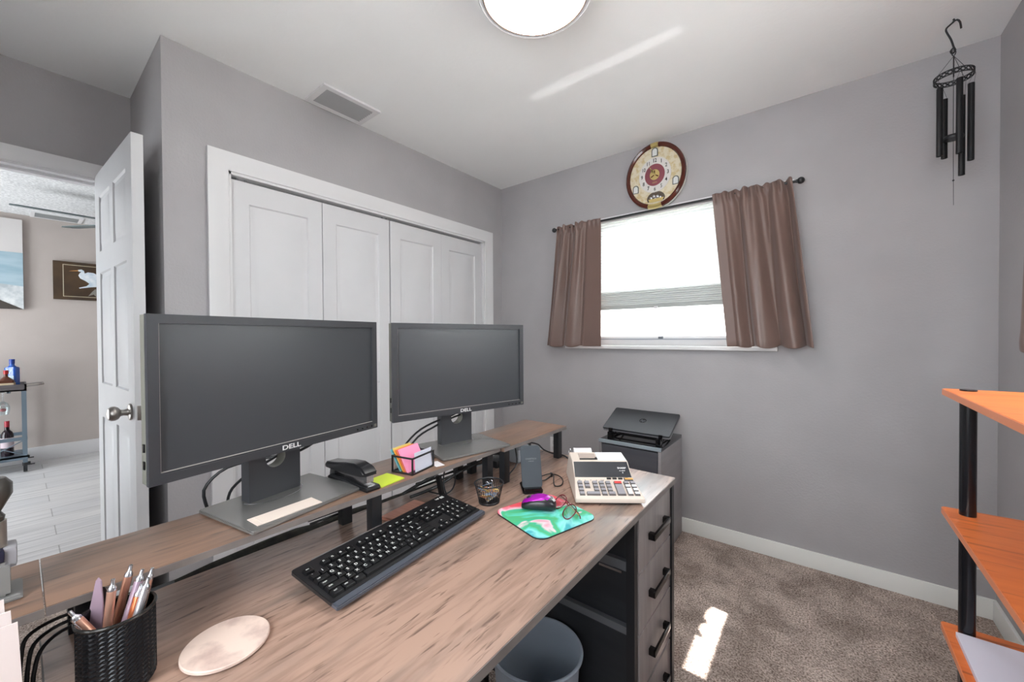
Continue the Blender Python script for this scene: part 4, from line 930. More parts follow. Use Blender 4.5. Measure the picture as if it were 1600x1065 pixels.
# ------------------------------------------------------------------ mouse pad, mouse, glasses
def pad_mat():
    m = mat('mouse_pad_print', sr(80, 200, 160), 0.5); b_ = m.node_tree.nodes['Principled BSDF']
    tc = N(m, 'ShaderNodeTexCoord'); n = N(m, 'ShaderNodeTexNoise'); n.inputs['Scale'].default_value = 10; n.inputs['Detail'].default_value = 3; n.inputs['Distortion'].default_value = 0.9
    mp = N(m, 'ShaderNodeMapping'); mp.inputs['Location'].default_value = (0.35, 0.2, 0); L(m, tc.outputs['Object'], mp.inputs['Vector']); L(m, mp.outputs[0], n.inputs['Vector'])
    cr = N(m, 'ShaderNodeValToRGB'); cr.color_ramp.elements.remove(cr.color_ramp.elements[1])
    stops = [(0.30, sr(236, 84, 96)), (0.36, sr(246, 150, 170)), (0.41, sr(248, 214, 222)), (0.45, sr(60, 190, 150)), (0.52, sr(84, 186, 122)), (0.58, sr(96, 214, 196)), (0.64, sr(150, 232, 226)), (0.70, sr(70, 180, 190))]
    cr.color_ramp.elements[0].position = stops[0][0]; cr.color_ramp.elements[0].color = stops[0][1]
    for p, c in stops[1:]:
        e = cr.color_ramp.elements.new(p); e.color = c
    # pink bloom across the upper left of the pad
    gx = N(m, 'ShaderNodeSeparateXYZ'); L(m, tc.outputs['Object'], gx.inputs[0])
    ma = N(m, 'ShaderNodeMath', operation='MULTIPLY_ADD'); L(m, gx.outputs['Y'], ma.inputs[0]); ma.inputs[1].default_value = -1.6; L(m, n.outputs['Fac'], ma.inputs[2])
    L(m, ma.outputs[0], cr.inputs[0]); L(m, cr.outputs[0], b_.inputs['Base Color']); return m
ma_ = R(-16)
mpad = thing('mouse_pad', 'green and pink abstract painted mouse pad', 'mouse pad', (1.560, -1.712, DZ), R(74))
MB().prism(rrect(0.192, 0.188, 0.028), 0.0, 0.0030).obj('rubber_base', m_blackp, mpad)
MB().prism(rrect(0.191, 0.187, 0.028), 0.0030, 0.0036).obj('printed_top', pad_mat(), mpad)
# mouse: local x = nose direction
def blob(m, sec, mi=0, M=None, seg=24):
    """sections: (x, halfwidth, zbottom, ztop); superellipse cross sections"""
    b_ = bmesh.new(); rings = []
    for x, hw_, zb_, zt_ in sec:
        ring = []
        for k in range(seg):
            a = 2*PI*k/seg; c, s_ = math.cos(a), math.sin(a); e = 0.75
            yy = hw_*math.copysign(abs(c)**e, c); zz = (zb_+zt_)/2+(zt_-zb_)/2*math.copysign(abs(s_)**e, s_)
            ring.append(b_.verts.new((x, yy, zz)))
        rings.append(ring)
    for A, B in zip(rings, rings[1:]):
        for k in range(seg): b_.faces.new((A[k], A[(k+1) % seg], B[(k+1) % seg], B[k]))
    b_.faces.new(rings[0]); b_.faces.new(rings[-1]); bmesh.ops.recalc_face_normals(b_, faces=b_.faces[:])
    m.merge(b_, mi, M, True); return m
mz = DZ+0.0036
ms = thing('computer_mouse', 'small purple and black computer mouse on the mouse pad', 'computer mouse', (1.530, -1.695, mz), R(207))
# buttons/nose at local +x ; photo shows the rear (palm) end towards the right front
Msec = [(-0.045, 0.010, 0.006, 0.014), (-0.043, 0.017, 0.002, 0.021), (-0.034, 0.0245, 0.0, 0.029), (-0.018, 0.0275, 0.0, 0.0335), (0.0, 0.0265, 0.0, 0.0335), (0.018, 0.0250, 0.0, 0.030), (0.034, 0.0235, 0.0, 0.023), (0.043, 0.019, 0.002, 0.017), (0.0455, 0.010, 0.005, 0.012)]
blob(MB(), Msec).obj('mouse_body', mat('mouse_black', sr(36, 32, 38), 0.3), ms)
Tsec = [(-0.030, 0.012, 0.020, 0.0300), (-0.024, 0.018, 0.020, 0.0330), (-0.010, 0.0215, 0.020, 0.0350), (0.005, 0.0215, 0.020, 0.0342), (0.020, 0.0205, 0.017, 0.0300), (0.033, 0.0190, 0.013, 0.0240), (0.042, 0.015, 0.010, 0.0180)]
blob(MB(), Tsec).obj('top_shell', mat('mouse_purple', sr(176, 20, 178), 0.18, 0.25), ms)
MB().cyl((0.026, -0.003, 0.026), (0.026, 0.003, 0.026), 0.006, seg=16).obj('scroll_wheel', m_blackp, ms)
MB().text('logi', 0.013, T(-0.0385, 0, 0.0262) @ RY(R(-48)) @ RZ(R(-90)), ext=0.0004, bold=0.03).obj('logo', m_logo, ms)
# glasses, folded, lenses standing on the pad
gl = thing('eyeglasses', 'folded reading glasses with dark red frame on the mouse pad', 'eyeglasses', (1.585, -1.684, mz), R(-37))
m_gf = mat('glasses_frame', sr(104, 22, 36), 0.25)
m_lens = glass_mat('lens_glass', (0.97, 0.97, 0.97, 1), 0.10)
LM = RX(R(-48))
for s_ in (-1, 1):
    c = [(s_*0.031+0.0225*math.copysign(abs(math.cos(a))**0.85, math.cos(a)), 0, 0.0205+0.0195*math.copysign(abs(math.sin(a))**0.85, math.sin(a))) for a in [2*PI*k/28 for k in range(28)]]
    MB().tube([LM @ Vector(p) for p in c], 0.0014, seg=7, closed=True).obj('rim', m_gf, gl)
    b_ = MB(); b_.prism([(p[0]*1.0, p[2]) for p in c], -0.0006, 0.0006, M=LM @ Matrix(((1, 0, 0, 0), (0, 0, 1, 0), (0, 1, 0, 0), (0, 0, 0, 1)))).obj('lens', m_lens, gl)
MB().tube([LM @ Vector(p) for p in ((-0.009, 0, 0.028), (0, -0.001, 0.032), (0.009, 0, 0.028))], 0.0013, seg=7, smooth_pts=2).obj('bridge', m_gf, gl)
MB().tube([(0.053, 0.024, 0.020), (0.057, 0.027, 0.017), (0.045, 0.032, 0.011), (-0.03, 0.034, 0.006), (-0.05, 0.030, 0.002)], 0.0013, seg=7, smooth_pts=1).obj('temple', mat('glasses_gold', sr(196, 164, 110), 0.3, 0.7), gl)
MB().tube([(-0.053, 0.024, 0.020), (-0.057, 0.027, 0.017), (-0.045, 0.036, 0.011), (0.03, 0.040, 0.006), (0.05, 0.036, 0.002)], 0.0013, seg=7, smooth_pts=1).obj('temple', m_gf, gl)

# ------------------------------------------------------------------ printing calculator
ka = math.atan2(0.113, 0.153)
cal = thing('printing_calculator', 'cream printing calculator with large dark display on desk corner', 'calculator', (1.5935, -1.614, DZ), ka)
CW, CD = 0.187, 0.24
m_cream = mat('calculator_cream', sr(222, 208, 196), 0.42); m_ctop = mat('calculator_white', sr(222, 226, 230), 0.4)
def calbody(m, prof, x0, x1, mi, ins=0.0):
    b_ = bmesh.new(); A = [b_.verts.new((x0+(ins if z > 0.03 else 0)*1.0, y, z)) for y, z in prof]; B = [b_.verts.new((x1-(ins if z > 0.03 else 0), y, z)) for y, z in prof]
    b_.faces.new(A); b_.faces.new(B[::-1]); n_ = len(prof)
    for i in range(n_): b_.faces.new((A[i], B[i], B[(i+1) % n_], A[(i+1) % n_]))
    bmesh.ops.recalc_face_normals(b_, faces=b_.faces[:])
    bmesh.ops.bevel(b_, geom=b_.edges[:], offset=0.0035, segments=3, affect='EDGES', profile=0.6)
    m.merge(b_, mi, None, True)
m = MB(); calbody(m, [(0, 0.006), (0, 0.019), (0.094, 0.041), (0.148, 0.0725), (0.225, 0.0775), (0.240, 0.062), (0.240, 0.006)], 0, CW, 0, 0.009)
m.obj('case', m_cream, cal)
MB().box(0.012, CW-0.012, 0.012, CD-0.012, 0, 0.008).obj('case_foot', m_blackp, cal)
# display window on the steep face between (0.096,0.042) and (0.147,0.072)
sl = math.atan2(0.0725-0.041, 0.148-0.094); ln = math.hypot(0.054, 0.0315)
DM = T(0, 0.094, 0.041) @ RX(sl)
MB().prism([(0.0115, 0.002), (CW-0.0115, 0.002), (CW-0.013, ln-0.003), (0.013, ln-0.003)], -0.0012, 0.0012, M=DM).obj('display', mat('calculator_display', sr(52, 54, 58), 0.22), cal)
MB().text('SHARP', 0.0085, DM @ T(CW*0.82, ln*0.56, 0.0013), bold=0.02).text('EL-2630P', 0.0045, DM @ T(CW*0.82, ln*0.40, 0.0013)).text('III', 0.005, DM @ T(CW*0.82, ln*0.28, 0.0013), bold=0.02).obj('brand_mark', m_logo, cal)
# top cover plate with paper slot
tsl = math.atan2(0.005, 0.077); TM = T(0, 0.150, 0.0728) @ RX(tsl)
MB().box(CW*0.48, CW-0.012, 0.004, 0.070, -0.001, 0.0012, M=TM).obj('printer_cover', m_ctop, cal)
MB().box(0.035, CW*0.46, 0.014, 0.060, 0.0, 0.0013, M=TM).obj('paper_slot', mat('slot_shade', sr(176, 160, 150), 0.6), cal)
MB().box(0.034, CW*0.47, 0.010, 0.014, 0.0, 0.003, M=TM).box(CW*0.44, CW*0.47, 0.010, 0.022, 0.0012, 0.0035, M=TM).obj('tear_bar', m_blackp, cal)
MB().cyl((0.028, 0.262, 0.058), (0.086, 0.262, 0.058), 0.022, seg=32).obj('paper_roll', m_paper, cal)
MB().tube([(0.018, 0.236, 0.04), (0.012, 0.262, 0.06), (0.018, 0.270, 0.076), (0.03, 0.262, 0.058), (0.09, 0.262, 0.058)], 0.0013, seg=6, smooth_pts=2).obj('roll_holder', m_silver, cal)
ks = math.atan2(0.022, 0.094); KM2 = T(0, 0, 0.019) @ RX(ks)
m_ck = mat('calc_key_grey', sr(104, 98, 96), 0.4); m_ck2 = mat('calc_key_silver', sr(152, 150, 156), 0.4); m_red = mat('calc_key_red', sr(206, 56, 54), 0.4); m_or = mat('calc_key_orange', sr(224, 164, 80), 0.4); m_wk = mat('calc_key_white', sr(220, 222, 226), 0.4)
def ckey(x, y, w_, h_, m_, top=None):
    b_ = bmesh.new(); e = 0.0013; x0, x1, y0, y1 = x, x+w_, y, y+h_
    lo = [b_.verts.new(v) for v in ((x0, y0, 0), (x1, y0, 0), (x1, y1, 0), (x0, y1, 0))]
    hi = [b_.verts.new(v) for v in ((x0+e, y0+e*1.6, 0.0050), (x1-e, y0+e*1.6, 0.0050), (x1-e, y1-e*0.5, 0.0056), (x0+e, y1-e*0.5, 0.0056))]
    for k in range(4): b_.faces.new((lo[k], lo[(k+1) % 4], hi[(k+1) % 4], hi[k]))
    f = b_.faces.new(hi); f.material_index = 1
    m = MB(); m.merge(b_, 0, KM2, keep=True); m.obj('key', [m_ck, m_ or m_ck], cal)
kx0 = 0.014
kw, khh = 0.0145, 0.0125
for r_ in range(4): ckey(kx0, 0.012+r_*0.0165, kw, khh, m_ck2)
for r_ in (2, 3): ckey(kx0+0.0195, 0.012+r_*0.0165, kw, khh, m_ck2)
ckey(kx0+0.0195, 0.012, 0.037, khh, m_ck2)
for c_ in range(3):
    for r_ in range(4):
        if c_ == 0 and r_ == 0: continue
        ckey(kx0+0.0425+c_*0.0185, 0.012+r_*0.0165, kw if not (c_ == 2 and r_ == 0) else 0.0185, khh, m_ck2)
ckey(kx0+0.103, 0.012, 0.0225, 0.046, m_ck2)
ckey(kx0+0.103, 0.0605, 0.0225, 0.0125, m_red)
for c_ in range(2):
    for r_ in range(4):
        if c_ == 0 and r_ == 0: continue
        if c_ == 0 and r_ == 1: ckey(kx0+0.131, 0.012, 0.0145, 0.029, m_wk); continue
        ckey(kx0+0.131+c_*0.0180, 0.012+r_*0.0165, kw, khh, m_wk if r_ < 3 else m_ck2)
ckey(kx0+0.137, 0.079, 0.0255, 0.0095, m_or)
for k in range(4):
    MB().box(kx0+0.088+0.0165*k, kx0+0.088+0.0165*k+0.012, 0.0885, 0.0935, 0, 0.003, M=KM2).obj('switch', m_blackp, cal)
b_ = MB()
for k, tx in enumerate(('GT', 'A', 'M', 'K', 'TAX')): b_.text(tx, 0.005, KM2 @ T(kx0+0.008+0.0165*k, 0.0835, 0.0004))
b_.obj('key_legends', mat('legend_brown', sr(120, 104, 96), 0.6), cal)

# ------------------------------------------------------------------ pen cup with pens, coaster
pc = thing('pen_cup', 'black woven metal pen cup at the near left desk corner', 'pen cup', (1.387, -2.464, DZ))
PR = 0.0375; PH = 0.103
b = bmesh.new(); nz_, nt_ = 34, 56; G = []
for j in range(nz_+1):
    z = 0.003+(PH-0.008)*j/nz_; row_ = []
    for i in range(nt_):
        a = 2*PI*(i+(0.5 if j % 2 else 0))/nt_
        rr_ = PR-0.0006+(0.0010 if (i//1+j) % 2 else -0.0006)
        if j == 0: rr_ -= 0.002
        row_.append(b.verts.new((rr_*math.cos(a), rr_*math.sin(a), z)))
    G.append(row_)
for A, B in zip(G, G[1:]):
    for i in range(nt_): b.faces.new((A[i], A[(i+1) % nt_], B[(i+1) % nt_], B[i]))
m = MB(); m.merge(b); m.lathe([(PR-0.0025, 0.003), (PR-0.0025, PH-0.004)], seg=40).obj('woven_side', mat('woven_black', sr(34, 35, 38), 0.22, 0.5), pc, autosmooth=False)
MB().tube([(PR*math.cos(a), PR*math.sin(a), PH-0.004) for a in [2*PI*k/48 for k in range(48)]], 0.0022, seg=8, closed=True).obj('rim', mat('cup_rim', sr(52, 50, 48), 0.25, 0.6), pc)
MB().lathe([(0, 0), (PR-0.004, 0), (PR-0.001, 0.003), (PR-0.004, 0.006), (0, 0.004)], seg=40).obj('cup_base', m_black, pc)
m_rose = mat('pen_rose_gold', sr(206, 158, 138), 0.3, 0.6); m_lil = mat('pen_lilac', sr(176, 152, 168), 0.35, 0.3); m_cop = mat('pen_copper', sr(226, 130, 88), 0.22, 0.7); m_slv = mat('pen_silver', sr(190, 186, 188), 0.25, 0.7)
def pen(label, bx, by, tx, ty, tz, m_, r=0.0048, clickr=0.0022, clip=True, cat='pen'):
    """pen standing in the cup: foot at (bx,by), top end at (tx,ty,tz) (cup-local)"""
    p0 = Vector((bx, by, 0.006)); p1 = Vector((tx, ty, tz)); d = p1-p0; ln_ = d.length
    q = d.to_track_quat('Z', 'Y')
    t = thing('ballpoint_pen', label, cat, (1.387+p0.x, -2.464+p0.y, DZ+p0.z), rot=q.to_euler())
    MB().lathe([(0, 0), (0.0012, 0.001), (r*0.8, 0.014), (r, 0.02), (r, ln_-0.016), (r*0.86, ln_-0.014)], seg=16).obj('barrel', m_, t)
    MB().lathe([(r*0.95, ln_-0.016), (r*0.95, ln_-0.012), (clickr*1.3, ln_-0.009), (clickr, ln_-0.008), (clickr, ln_-0.001), (0, ln_)], seg=14).obj('clicker', m_silver, t)
    if clip: MB().tube([(r*0.8, 0, ln_-0.014), (r+0.0025, 0, ln_-0.015), (r+0.0022, 0, ln_-0.045), (r+0.0006, 0, ln_-0.050)], 0.0009, seg=6).obj('clip', m_silver, t)
    return t
pen('rose gold pen leaning left over the cup rim, shortest of the pens', 0.012, 0.016, -0.012, -0.041, 0.116, m_rose, r=0.0052)
pen('rose gold click pen standing in the middle of the cup', -0.004, -0.016, 0.000, -0.003, 0.143, m_rose)
pen('brown gold click pen standing tallest behind the others in the cup', -0.016, -0.014, -0.014, 0.016, 0.148, mat('pen_bronze', sr(176, 126, 104), 0.3, 0.6))
pen('lilac click pen leaning right, behind the copper one', 0.004, -0.014, -0.004, 0.026, 0.141, m_lil)
pen('shiny copper pen between the lilac and silver pens', 0.010, -0.006, 0.006, 0.023, 0.126, m_cop, clip=False)
pen('silver click pen leaning against the right rim of the cup', 0.018, -0.006, 0.010, 0.030, 0.133, m_slv)
pen('slim pink gold pen furthest right against the cup rim', 0.000, 0.004, -0.004, 0.036, 0.138, m_rose, r=0.0040)
nf = thing('nail_file', 'lilac flat pointed nail file standing at the left in the pen cup', 'nail file', (1.387-0.010, -2.464-0.022, DZ+0.006), rot=(R(-8), R(-4), R(40)))
MB().prism([(-0.0085, 0), (0.0085, 0), (0.0085, 0.098), (0.004, 0.130), (0.0, 0.134), (-0.003, 0.130), (-0.0085, 0.098)], -0.001, 0.001, M=RX(R(90)), bev=0.0004).obj('blade', m_lil, nf)
nd = thing('metal_strip', 'thin dark steel strip between the nail file and a pen in the cup', 'metal strip', (1.387-0.014, -2.464-0.012, DZ+0.006), rot=(R(-7), R(-3), R(60)))
MB().prism([(-0.005, 0), (0.005, 0), (0.005, 0.112), (0.002, 0.119), (-0.002, 0.119), (-0.005, 0.112)], -0.0005, 0.0005, M=RX(R(90))).obj('strip', mat('dark_steel', sr(110, 104, 98), 0.3, 0.8), nd)

m_marble = noise_mat('coaster_stone', sr(232, 208, 194), sr(188, 160, 150), nscale=22, detail=9, rough=0.45, lo=0.48, hi=0.70)
cs = thing('coaster', 'round cream stone coaster with faint veins on the desk', 'coaster', (1.4215, -2.354, DZ))
MB().lathe([(0, 0.0), (0.050, 0.0), (0.050, 0.0015), (0, 0.0015)], seg=56).obj('cork_base', mat('cork_dark', sr(60, 50, 44), 0.9), cs)
MB().lathe([(0, 0.0015), (0.052, 0.0015), (0.0545, 0.003), (0.0545, 0.0062), (0.0532, 0.0075), (0, 0.0075)], seg=64).obj('stone_disc', m_marble, cs)

# ------------------------------------------------------------------ items at the left photo edge
gp = thing('hand_press', 'grey metal hand press with round knob cut by the left photo edge', 'hand press', (1.265, -2.564, RZT))
m_grey = mat('press_grey', sr(128, 126, 124), 0.4)
MB().prism([(-0.03, -0.035), (0.03, -0.035), (0.03, 0.024), (-0.03, 0.024)], 0, 0.006, bev=0.002).prism([(-0.024, -0.03), (0.024, -0.03), (0.024, 0.014), (-0.024, 0.014)], 0.006, 0.050, bev=0.004).obj('press_body', m_grey, gp)
MB().box(-0.022, 0.022, -0.026, 0.010, 0.050, 0.066, bev=0.004).obj('band', mat('navy_plastic', sr(30, 32, 52), 0.3), gp)
MB().box(-0.018, 0.018, 0.006, 0.020, 0.040, 0.066, bev=0.005).obj('side_cap', mat('press_light', sr(150, 148, 152), 0.35), gp)
MB().cyl((0, 0, 0.066), (0, 0, 0.100), 0.012, seg=20).obj('sleeve', mat('press_sleeve', sr(156, 146, 138), 0.35, 0.5), gp)
MB().lathe([(0.010, 0.100), (0.011, 0.106), (0.0075, 0.112), (0.012, 0.122), (0.0175, 0.134), (0.0175, 0.148), (0.012, 0.156), (0, 0.158)], seg=24).obj('knob', mat('press_knob', sr(92, 88, 84), 0.25, 0.5), gp)
pb = thing('paper_stack', 'pale folded paper sheets standing at the lower left photo corner', 'paper', (1.48, -2.60, DZ))
for k in range(3):
    MB().box(-0.05+0.006*k, -0.0485+0.006*k, -0.10, 0.053+0.004*k, 0.0, 0.178-0.012*k, M=RX(R(2))).obj('sheet', mat('pink_paper', sr(226, 212, 208), 0.7) if k == 0 else bpy.data.materials['pink_paper'], pb)

# ------------------------------------------------------------------ trash bin under the desk
bn = thing('trash_bin', 'grey plastic oval waste bin on the carpet under the desk', 'waste bin', (1.503, -1.672, 0), R(25))
bs = [(0.0, 0.004), (0.088, 0.0), (0.092, 0.004), (0.117, 0.342), (0.121, 0.346), (0.1255, 0.352), (0.1265, 0.357), (0.1240, 0.361), (0.1195, 0.360), (0.1160, 0.352), (0.090, 0.008), (0.0, 0.008)]
MB().lathe(bs, seg=72, sc=(1.0, 0.94)).obj('bin_body', m_bin, bn)

# ------------------------------------------------------------------ file cabinet, laptop on its stand
FX0, FX1, FY0, FY1, FH = 1.083, 1.443, -0.418, -0.022, 0.60
fc = thing('file_cabinet', 'dark grey low file cabinet standing against the window wall', 'cabinet', ((FX0+FX1)/2, (FY0+FY1)/2, 0))
MB().box(FX0, FX1, FY0, FY1, FH-0.018, FH, bev=0.001).obj('top_board', mat('cabinet_top', sr(46, 46, 50), 0.12), fc, world=True)
MB().box(FX0, FX1, FY0-0.0012, FY0+0.014, FH-0.016, FH+0.0006).obj('front_edge', mat('cabinet_edge', sr(152, 162, 170), 0.35), fc, world=True)
MB().box(FX0, FX0+0.016, FY0+0.001, FY1, 0, FH-0.018).obj('side_panel', m_cabside, fc, world=True)
MB().box(FX1-0.016, FX1, FY0+0.001, FY1, 0, FH-0.018).obj('side_panel', m_cabside, fc, world=True)
MB().box(FX0+0.016, FX1-0.016, FY1-0.01, FY1, 0, FH-0.018).box(FX0+0.016, FX1-0.016, FY0+0.01, FY1-0.01, 0.03, 0.045).obj('carcass', m_cabinet, fc, world=True)
for z0_, z1_ in ((0.325, 0.575), (0.045, 0.315)):
    d_ = MB().box(FX0+0.018, FX1-0.018, FY0+0.004, FY0+0.02, z0_, z1_, bev=0.001).obj('drawer', m_cabinet, fc, world=True)
    MB().box((FX0+FX1)/2-0.06, (FX0+FX1)/2+0.06, FY0-0.016, FY0-0.009, (z0_+z1_)/2-0.06, (z0_+z1_)/2-0.052).box((FX0+FX1)/2-0.06, (FX0+FX1)/2-0.052, FY0-0.010, FY0+0.005, (z0_+z1_)/2-0.06, (z0_+z1_)/2-0.052).box((FX0+FX1)/2+0.052, (FX0+FX1)/2+0.06, FY0-0.010, FY0+0.005, (z0_+z1_)/2-0.06, (z0_+z1_)/2-0.052).obj('handle', m_black, d_, world=True)
lt = R(23.5)
ls = thing('laptop_stand', 'black folding laptop stand on the file cabinet', 'laptop stand', (1.275, -0.26, FH))
LMx = T(0, -0.098, 0.046) @ RX(lt)
b = MB()
for x in (-0.145, 0.135):
    b.tube([(x, -0.12, 0.006), (x, 0.10, 0.006)], 0.006, seg=8)
    b.tube([(x+0.014, -0.095, 0.008), (x+0.014, 0.09, 0.118)], 0.0055, seg=8)
    b.tube([(x+0.007, 0.09, 0.008), (x+0.007, -0.03, 0.070)], 0.0055, seg=8)
    b.box(x-0.006, x+0.02, -0.128, -0.095, 0.0, 0.042, bev=0.003)
b.obj('side_arms', m_gloss, ls)
for y_, z_ in ((-0.112, 0.008), (-0.09, 0.030), (0.09, 0.010)): MB().tube([(-0.145, y_, z_), (0.135, y_, z_)], 0.0055, seg=8).obj('crossbar', m_gloss, ls)
for x in (-0.142, 0.148):
    MB().box(x-0.01, x+0.01, -0.110, -0.098, 0.028, 0.062, bev=0.002).obj('hook', m_gloss, ls)
lp_ = thing('laptop', 'closed dark grey laptop tilted on the stand over the cabinet', 'laptop', (1.2735, -0.358, 0.6565), rot=(lt, 0, 0))
MB().prism(rrect(0.392, 0.226, 0.010, cy=0.113), -0.020, -0.009, bev=0.002).obj('laptop_base', mat('laptop_silver', sr(150, 150, 154), 0.35, 0.4), lp_)
MB().prism(rrect(0.392, 0.226, 0.010, cy=0.113), -0.0085, 0.0, bev=0.0015).obj('lid', mat('laptop_lid', sr(44, 46, 51), 0.42), lp_)
MB().lathe([(0, 0.0), (0.0205, 0.0), (0.0205, 0.0006), (0, 0.0006)], c=(0.012, 0.118, 0), seg=40).obj('logo_disc', mat('laptop_logo_dark', sr(18, 18, 22), 0.12), lp_)
MB().text('hp', 0.030, T(0.012, 0.117, 0.0008), bold=0.01, shear=0.3).obj('logo', mat('laptop_logo_letters', sr(70, 74, 82), 0.3), lp_)

# wall outlet beside / behind the cabinet
ou = thing('wall_outlet', 'white double wall outlet low on the window wall under the riser', 'wall outlet', (0.515, -0.0005, 0.375))
MB().box(-0.036, 0.036, -0.006, 0, -0.060, 0.060, bev=0.002).obj('plate', m_white, ou)
for z in (-0.022, 0.022):
    MB().prism(rrect(0.030, 0.030, 0.010), 0, 0.0025, M=T(0, -0.006, z) @ RX(R(90))).obj('socket', mat('socket_beige', sr(206, 204, 204), 0.4) if z < 0 else bpy.data.materials['socket_beige'], ou)

# ------------------------------------------------------------------ clock
ck = thing('wall_clock', 'round musical wall clock with brown rim and gold cream dial', 'clock', (1.288, -0.002, 2.213))
CKM = RX(R(90))       # local z of lathe -> -Y (towards the room)
def ell(mb, prof, mi=0): return mb.lathe(prof, seg=72, sc=(0.188, 0.208), M=CKM)
ell(MB(), [(0.0, 0.0), (0.96, 0.0), (1.0, 0.006), (1.0, 0.022), (0.97, 0.030), (0.9, 0.032), (0.0, 0.032)]).obj('case', mat('clock_case', sr(206, 206, 196), 0.35), ck)
m_crim = mat('clock_brown', sr(86, 38, 28), 0.12); m_cgold = mat('clock_gold', sr(206, 184, 120), 0.3, 0.5)
def rim_arc(a0, a1, m_, name, fat=1.0):
    b_ = bmesh.new(); rings = []; n_ = max(6, int(abs(a1-a0)/0.08))
    prof = [(0.992, 0.026), (0.98, 0.040*fat), (0.93, 0.048*fat), (0.87, 0.043*fat), (0.84, 0.030)]
    for i in range(n_+1):
        a = a0+(a1-a0)*i/n_; rings.append([b_.verts.new((p*0.188*math.cos(a), -q, p*0.208*math.sin(a))) for p, q in prof])
    for A, B in zip(rings, rings[1:]):
        for k in range(len(prof)-1): b_.faces.new((A[k], A[k+1], B[k+1], B[k]))
    b_.faces.new(rings[0]); b_.faces.new(rings[-1]); bmesh.ops.recalc_face_normals(b_, faces=b_.faces[:])
    m = MB(); m.merge(b_, smooth=True); return m.obj(name, m_, ck)
rim_arc(R(-76), R(82), m_crim, 'rim'); rim_arc(R(98), R(256), m_crim, 'rim')
rim_arc(R(82.5), R(97.5), m_cgold, 'rim_clasp', 1.05); rim_arc(R(-103.5), R(-76.5), m_cgold, 'rim_clasp', 1.05)
m_dial = noise_mat('clock_dial', sr(222, 212, 188), sr(204, 184, 138), nscale=40, detail=4, rough=0.4, lo=0.45, hi=0.62)
ell(MB(), [(0.0, 0.033), (0.86, 0.033), (0.86, 0.0325)]).obj('dial', m_dial, ck)
def disc(name, cx, cz, rx, rz, y, m_, th=0.0015, seg=48):
    return MB().lathe([(0, 0), (1, 0), (1, th), (0, th)], seg=seg, sc=(rx, rz), M=T(cx, -y, cz) @ CKM).obj(name, m_, ck)
disc('hour_ring', 0.0, 0.004, 0.100, 0.110, 0.034, mat('clock_ring', sr(222, 218, 214), 0.35))
disc('inner_dial', 0.0, 0.004, 0.062, 0.068, 0.0355, mat('clock_maroon', sr(140, 74, 84), 0.35))
disc('hub_plate', 0.0, 0.004, 0.030, 0.033, 0.037, m_cgold)
for k in range(3):
    MB().prism([(-0.002, 0), (0.002, 0), (0.0035, 0.026), (-0.0035, 0.026)], 0, 0.0006, M=T(0, -0.0386, 0.004) @ RX(R(90)) @ RZ(R(120*k))).obj('hub_spoke', m_crim, ck)
for k, nme in enumerate(('12', '1', '2', '3', '4', '5', '6', '7', '8', '9', '10', '11')):
    a = R(90-30*k)
    MB().text(nme, 0.033, T(0.081*math.cos(a), -0.0357, 0.004+0.089*math.sin(a)) @ RX(R(90)), ext=0.0004, bold=0.008, sx=0.8).obj('numeral', m_gloss, ck)
MB().text('SEIKO', 0.011, T(0.0, -0.0372, -0.044) @ RX(R(90))).obj('brand_mark', m_cgold, ck)
def hand(a, ln_, w_, nm):
    MB().prism([(-w_*0.4, -0.012), (w_*0.4, -0.012), (w_, ln_*0.55), (0, ln_), (-w_, ln_*0.55)], 0, 0.0012, M=T(0.0, -0.040, 0.004) @ RX(R(90)) @ RZ(-a)).obj(nm, m_cgold, ck)
hand(R(-32), 0.048, 0.006, 'hour_hand'); hand(R(-30), 0.068, 0.004, 'minute_hand')
m_pan = mat('clock_pane', sr(226, 228, 226), 0.25); m_pdk = mat('clock_pane_rim', sr(96, 100, 96), 0.3, 0.4)
def arch(cx, cz, w_, h_, nm):
    p = [(-w_/2, -h_/2), (w_/2, -h_/2), (w_/2, h_/2-w_/2)]+[(w_/2*math.cos(a), h_/2-w_/2+w_/2*math.sin(a)) for a in [PI*k/12 for k in range(1, 12)]]+[(-w_/2, h_/2-w_/2)]
    o_ = MB().prism(p, 0, 0.002, M=T(cx, -0.0335, cz) @ RX(R(90))).obj(nm, m_pdk, ck)
    p2 = [(x*0.72, z*0.80-0.001) for x, z in p]
    MB().prism(p2, 0.002, 0.0026, M=T(cx, -0.0335, cz) @ RX(R(90))).obj('pane', m_pan, o_)
arch(0.0, 0.147, 0.040, 0.056, 'arched_window'); arch(-0.122, -0.062, 0.038, 0.052, 'arched_window'); arch(0.126, -0.058, 0.038, 0.052, 'arched_window')
b_ = bmesh.new()
p = [(0.056*math.cos(a), 0.044*math.sin(a)) for a in [PI*k/18 for k in range(19)]]+[(-0.056, -0.012), (0.056, -0.012)]
MB().prism(p[:19]+[(-0.050, -0.016), (0.050, -0.016)], 0, 0.002, M=T(0.006, -0.0335, -0.145) @ RX(R(90))).obj('pendulum_window', mat('pendulum_dark', sr(92, 82, 72), 0.2), ck)
for k, (x, z, r_) in enumerate(((-0.024, -0.138, 0.008), (-0.006, -0.130, 0.009), (0.016, -0.134, 0.010), (0.034, -0.142, 0.008), (0.004, -0.146, 0.007))):
    MB().sphere((x, -0.0365, z), r_, sc=(1, 0.3, 1), seg=14).obj('crystal', m_silver, ck)
MB().prism([(-0.038, 0), (0.04, 0), (0.05, 0.02), (-0.045, 0.02)], 0, 0.003, M=T(0.006, -0.036, -0.166) @ RX(R(90))).obj('gold_ornament', m_cgold, ck)

